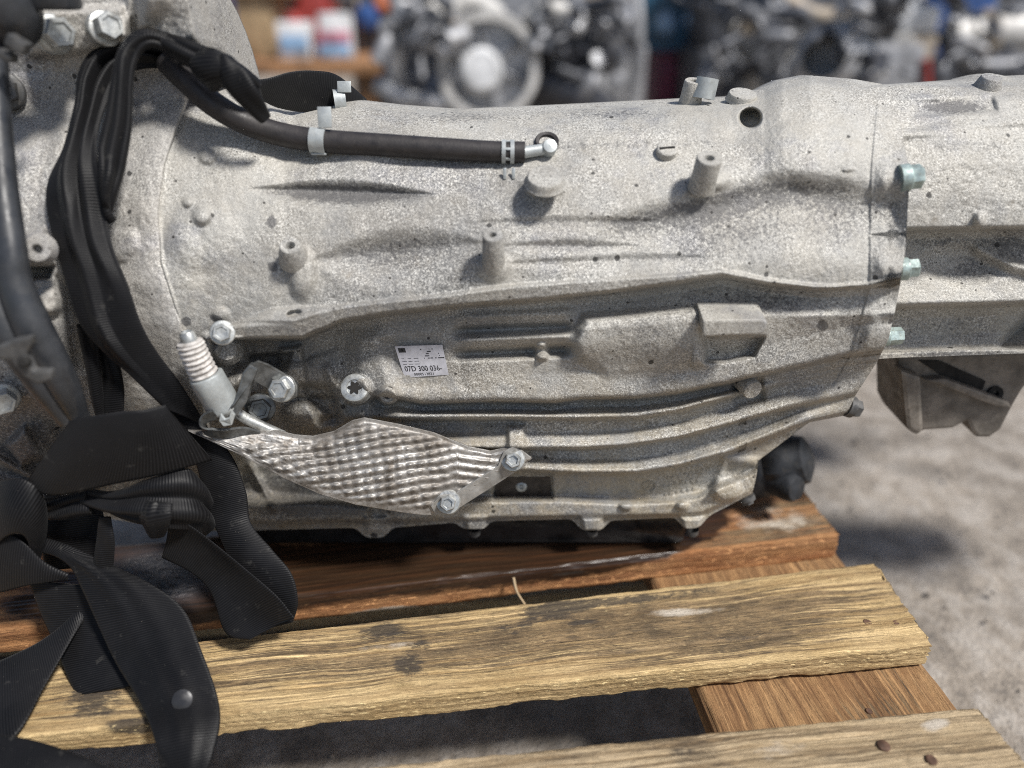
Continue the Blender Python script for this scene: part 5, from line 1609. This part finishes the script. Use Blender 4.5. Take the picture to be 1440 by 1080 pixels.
r = stand('carton', 'tan cardboard carton on the bench, partly behind the white and blue bottle', 'carton', 325, -10, 392, 2.62, .25, B['card'], zb)
slab('carton_flap', 322, -16, 396, -8, 2.60, .27, B['card'], r, .002)
r = stand('bottle', 'white and pale blue bottle standing on the bench beside the carton', 'bottle', 386, 30, 438, 2.50, .10, B['white'], zb)
slab('bottle_label', 392, 50, 434, 74, 2.496, .004, B['lblue'], r, .001)
disc('cap', 411, 26, 2.55, [(11, -14), (11, 8), (.01, 8)], B['red'], r, (0, 0, 1), 20)
r = stand('packet', 'white packet with pink and blue print on the bench', 'packet', 446, 18, 494, 2.52, .10, B['white'], zb)
slab('print_band', 447, 44, 493, 60, 2.516, .004, B['pink'], r, .001)
slab('print_foot', 447, 62, 493, 80, 2.515, .004, B['lblue'], r, .001)
r = stand('tool_case', 'red case lying behind the bottles at the back of the bench', 'case', 405, -30, 470, 2.85, .14, B['red'], zb)
slab('case_lid', 403, -36, 472, -26, 2.845, .15, B['red'], r, .004)
# blue rack at the left
r = root('steel_rack', 300, 3.0, 'blue steel rack with shelves behind the bell housing', 'rack')
for px in (292, 330):
    for dd in (3.0 * BK, 3.5 * BK):
        a = at_y(px, 0, dd); m = MB(); m.box((a[0], dd, .65), (.05, .05, 1.3), None, .003); m.build('post', B['blue'], r)
for zz in (.30, .78, 1.15):
    a, b = at_y(200, 0, 3.0 * BK), at_y(332, 0, 3.0 * BK); m = MB(); m.box(((a[0] + b[0]) / 2, 3.25 * BK, zz), (b[0] - a[0], .5 * BK, .03), None, .003); m.build('shelf', B['navy'], r)
r = stand('plastic_tub', 'orange plastic tub on the blue rack', 'tub', 262, 6, 300, 3.03, .2, B['orange'], .316)
slab('tub_rim', 259, 2, 303, 9, 3.02, .22, B['orange'], r, .003)
r = stand('plastic_tub', 'pinkish tub on the blue rack right of the orange one', 'tub', 305, 8, 326, 3.03, .2, B['pink'], .316)
slab('tub_rim', 303, 4, 328, 10, 3.02, .22, B['pink'], r, .003)
# small parts hanging between bench and fan engine
r = root('scrap_radiator', 520, 2.9, 'dark scrap radiator with blue and red fittings left of the fan engine', 'radiator')
slab('core', 498, -60, 560, 120, 2.95, .10, B['dark'], r, .01, .02)
slab('end_tank', 494, -60, 512, 120, 2.93, .14, B['tan'], r, .02, .02)
disc('fitting', 518, 24, 2.92, [(17, -6), (17, 8), (9, 12), (.01, 12)], B['blue'], r, seg=20)
disc('fitting', 540, 2, 2.92, [(14, -6), (14, 8), (9, 12), (.01, 12)], B['orange'], r, seg=20)
# teal crate stack with maroon crate below
r = root('plastic_crate', 962, 2.3, 'teal blue plastic crate with two pale round caps, stacked on the maroon crate', 'crate')
slab('crate_body', 908, -70, 1016, 72, 2.3, .40, B['teal'], r, .012)
slab('crate_rim', 904, -82, 1020, -66, 2.29, .42, B['teal'], r, .006)
slab('crate_rib', 906, 62, 1018, 72, 2.292, .012, B['teal'], r, .003)
for px, py in ((936, 33), (978, 28)): disc('round_cap', px, py, 2.296, [(15, -4), (15, 4), (10, 8), (.01, 8)], B['lblue'], r, seg=24)
r = root('plastic_crate', 950, 2.3, 'maroon plastic crate under the teal blue crate', 'crate')
slab('crate_body', 926, 74, 976, 150, 2.31, .38, B['maroon'], r, .012, .002)
slab('crate_rim', 922, 74, 980, 82, 2.30, .40, B['maroon'], r, .004)
slab('crate_rib', 925, 108, 977, 114, 2.304, .012, B['maroon'], r, .002)
# dark engine with pale rods
e = root('engine', 1060, 1.9, 'dark engine with pale pipes and a red cap, left of the grey bell casting', 'engine')
slab('engine_block', 985, 70, 1125, 160, 2.02, .35, B['dark'], e, .02, .02)
slab('cylinder_head', 1000, -10, 1130, 70, 2.06, .30, B['dark'], e, .02)
slab('head_cover', 1005, -110, 1120, -10, 2.04, .3, B['navy'], e, .02)
for a, r_, mt in (([(1018, 10), (1034, 55), (1040, 80)], 11, 'pale'), ([(1048, 60), (1056, 100), (1060, 150)], 12, 'pale'), ([(1095, -10), (1140, 20), (1190, 24)], 12, 'tan'), ([(1085, 95), (1105, 110), (1112, 140)], 10, 'grey'),
                  ([(1060, 20), (1090, 40), (1120, 30)], 8, 'grey'), ([(1000, 100), (1020, 120), (1035, 150)], 9, 'alu')):
    pipe_('pipe', a, 1.92, r_, B[mt], e)
disc('filler_cap', 1138, 56, 1.95, [(14, -6), (14, 6), (.01, 8)], B['red'], e, seg=20)
disc('pulley', 1126, 34, 1.93, [(17, -6), (17, 6), (9, 8), (.01, 8)], B['pale'], e, seg=24)
disc('pulley', 1052, 34, 1.93, [(14, -6), (14, 6), (9, 8), (.01, 8)], B['tan'], e, seg=24)
disc('pulley', 1020, 98, 1.93, [(16, -6), (16, 6), (9, 8), (.01, 8)], B['grey'], e, seg=24)
# grey bell casting lying on its side
e = root('bell_casting', 1180, 1.7, 'grey bell shaped gearbox casting standing in the scrap row', 'casting')
disc('bell', 1172, 92, 1.72, [(30, 60), (52, 20), (58, 0), (54, -6), (40, 0), (24, 6), (.01, 6)], B['alu'], e, (-.55, -.8, .25), 40)
disc('bell_rim', 1168, 92, 1.715, [(60, 6), (62, 0), (57, -5), (52, 0)], B['pale'], e, (-.55, -.8, .25), 40)
slab('case', 1180, 60, 1290, 150, 1.80, .20, B['grey'], e, .03, .16)
slab('stand_foot', 1150, 140, 1290, 170, 1.78, .25, B['dark'], e, .01, .004)
pipe_('rib', [(1200, 40), (1225, 70), (1236, 110)], 1.76, 9, B['pale'], e)
# white canister on a tan casting
r = root('canister', 1292, 1.85, 'white canister perched on the tan casting', 'canister')
slab('body', 1264, 8, 1318, 46, 1.84, .08, B['white'], r, .01)
slab('cap', 1280, -4, 1300, 8, 1.86, .04, B['white'], r, .004)
e = root('tan_casting', 1290, 1.85, 'tan casting under the white canister', 'casting')
slab('body', 1262, 47, 1312, 100, 1.84, .16, B['tan'], e, .02)
slab('foot', 1250, 100, 1330, 160, 1.83, .22, B['dark'], e, .01, .004)
disc('port', 1268, 60, 1.83, [(14, -4), (14, 6), (8, 7), (.01, 3)], B['pale'], e, seg=24)
pipe_('red_rod', [(1302, 84), (1303, 105), (1304, 150)], 1.80, 6, B['red'], e)
# cream gearboxes at far right
e = root('gearbox', 1400, 2.0, 'cream coloured gearbox lying across the scrap row at the far right', 'gearbox')
pipe_('case', [(1362, 50), (1420, 44), (1500, 40)], 2.0, 26, B['pale'], e)
disc('flange', 1384, 48, 2.0, [(.01, -8), (30, -8), (33, 0), (30, 8), (.01, 8)], B['tan'], e, (1, 0, .1), 30)
disc('flange', 1345, 52, 2.0, [(.01, -10), (26, -10), (26, 10), (.01, 10)], B['pale'], e, (1, 0, .1), 30)
slab('stand', 1330, 84, 1500, 160, 2.02, .2, B['dark'], e, .01, .004)
pipe_('pipe', [(1330, 80), (1390, 92), (1500, 84)], 1.94, 8, B['grey'], e)
r = root('pipe_post', 1353, 2.2, 'blue post standing behind the cream gearbox', 'post')
slab('post', 1344, -150, 1364, 150, 2.3, .04, B['blue'], r, .004, .02)
slab('base', 1330, 150, 1378, 160, 2.26, .12, B['blue'], r, .003, .002)


# back row: rough engines of the same family, one behind the other gaps
def scrap(px, d, w, h, mats, label, rs):
    g = random.Random(rs); e = root('scrap_engine', px, d, label, 'engine', 'scrap engines along the back of the yard')
    d *= BK; w *= BK; x = at_y(px, 60, d)[0]
    m = MB(); m.box((x, d + .2, h * .3), (w, .4, h * .55), None, .02); m.build('block', B[mats[0]], e)
    m = MB(); m.box((x, d + .2, h * .72), (w * .85, .34, h * .28), None, .02); m.build('cylinder_head', B[mats[1]], e)
    m = MB(); m.box((x, d + .2, h * .93), (w * .8, .30, h * .14), None, .025); m.build('head_cover', B[mats[2]], e)
    for i in range(4):
        o = (x + g.uniform(-.4, .4) * w, d - .02, g.uniform(.35, .85) * h); r_ = g.uniform(.03, .07)
        m = MB(); m.lathe([(r_, -.02), (r_, .02), (r_ * .6, .03), (.001, .03)], o, (g.uniform(-.3, .3), -1, .1), 24, cap=False); m.build('pulley', B[g.choice(['alu', 'pale', 'grey', 'tan'])], e)
    for i in range(5):
        p0 = np.array((x + g.uniform(-.5, .5) * w, d - .03, g.uniform(.3, .9) * h)); p1 = p0 + [g.uniform(-.25, .25), -.05, g.uniform(-.2, .2)]; p2 = p1 + [g.uniform(-.2, .2), .06, g.uniform(-.25, .1)]
        m = MB(); m.tube(spline([p0, p1, p2], 16), g.uniform(.012, .03), 10); m.build('pipe', B[g.choice(['black', 'alu', 'pale', 'grey', 'rust', 'dark'])], e)


for px, d, w, h, mt, lb in ((60, 3.2, .7, .85, ('dark', 'grey', 'navy'), 'dark engine behind the bell housing at the far left'), (640, 3.1, .8, .9, ('grey', 'dark', 'black'), 'grey and black engine behind the fan wheel engine'),
                            (860, 3.3, .75, .95, ('dark', 'tan', 'grey'), 'engine with a tan head behind the engine bracketry'), (1060, 3.0, .7, .9, ('dark', 'dark', 'alu'), 'dark engine with pale cover behind the teal crate'),
                            (1230, 2.7, .7, .9, ('dark', 'grey', 'rust'), 'engine with rusty cover behind the grey bell casting'), (1420, 3.0, .75, .95, ('grey', 'dark', 'dark'), 'grey engine behind the cream gearbox')):
    scrap(px, d, w, h, mt, lb, px)
# tangles of hoses, wires and brackets lying over the engines
def tangle(px, d, wpx, hpx, n_, label, rs):
    g = random.Random(rs); e = root('hose_tangle', px, d, label, 'hoses', 'tangled hoses and brackets on the scrap engines')
    for i in range(n_):
        x, y = px + g.uniform(-wpx, wpx), g.uniform(-20, hpx); pts = []
        for k in range(4):
            pts.append((x, y, d + g.uniform(-.05, .05))); x += g.uniform(-34, 34); y += g.uniform(-26, 34)
        pipe_('hose', pts, d, g.choice([3, 4, 5, 7, 10]), B[g.choice(['black', 'dark', 'dark', 'grey', 'grey', 'alu', 'dark'])], e)
    for i in range(n_ // 2):
        x, y = px + g.uniform(-wpx, wpx), g.uniform(-10, hpx); a = g.uniform(5, 14); b_ = g.uniform(5, 12)
        slab('bracket', x, y, x + a, y + b_, d + g.uniform(-.03, .05), .03, B[g.choice(['grey', 'alu', 'dark', 'grey', 'dark', 'tan'])], e, .004)


for px, d, wpx, hpx, n_, lb in ((585, 1.70, 50, 60, 12, 'dark hoses and brackets left of the fan wheel'), (800, 1.72, 60, 110, 16, 'dark and pale hoses right of the fan wheel'), (1050, 1.84, 70, 110, 18, 'hoses and brackets over the dark engine right of the teal crate'),
                                (1225, 1.66, 50, 100, 14, 'hoses and brackets around the grey bell casting'), (1385, 1.86, 60, 100, 14, 'hoses and brackets on the cream gearbox')):
    tangle(px, d, wpx, hpx, n_, lb, int(px))
w_ = empty('yard_wall', (0, 7.6, 0), 'dark sheet metal wall closing off the yard behind the scrap engines', 'wall')
for i in range(-20, 21):
    m = MB(); m.box((i * .5, 7.6 + (.012 if i % 2 else 0), 1.3), (.496, .02, 2.6), None, .003); m.build('sheet_panel', B['grey'] if i % 3 else B['dark'], w_)
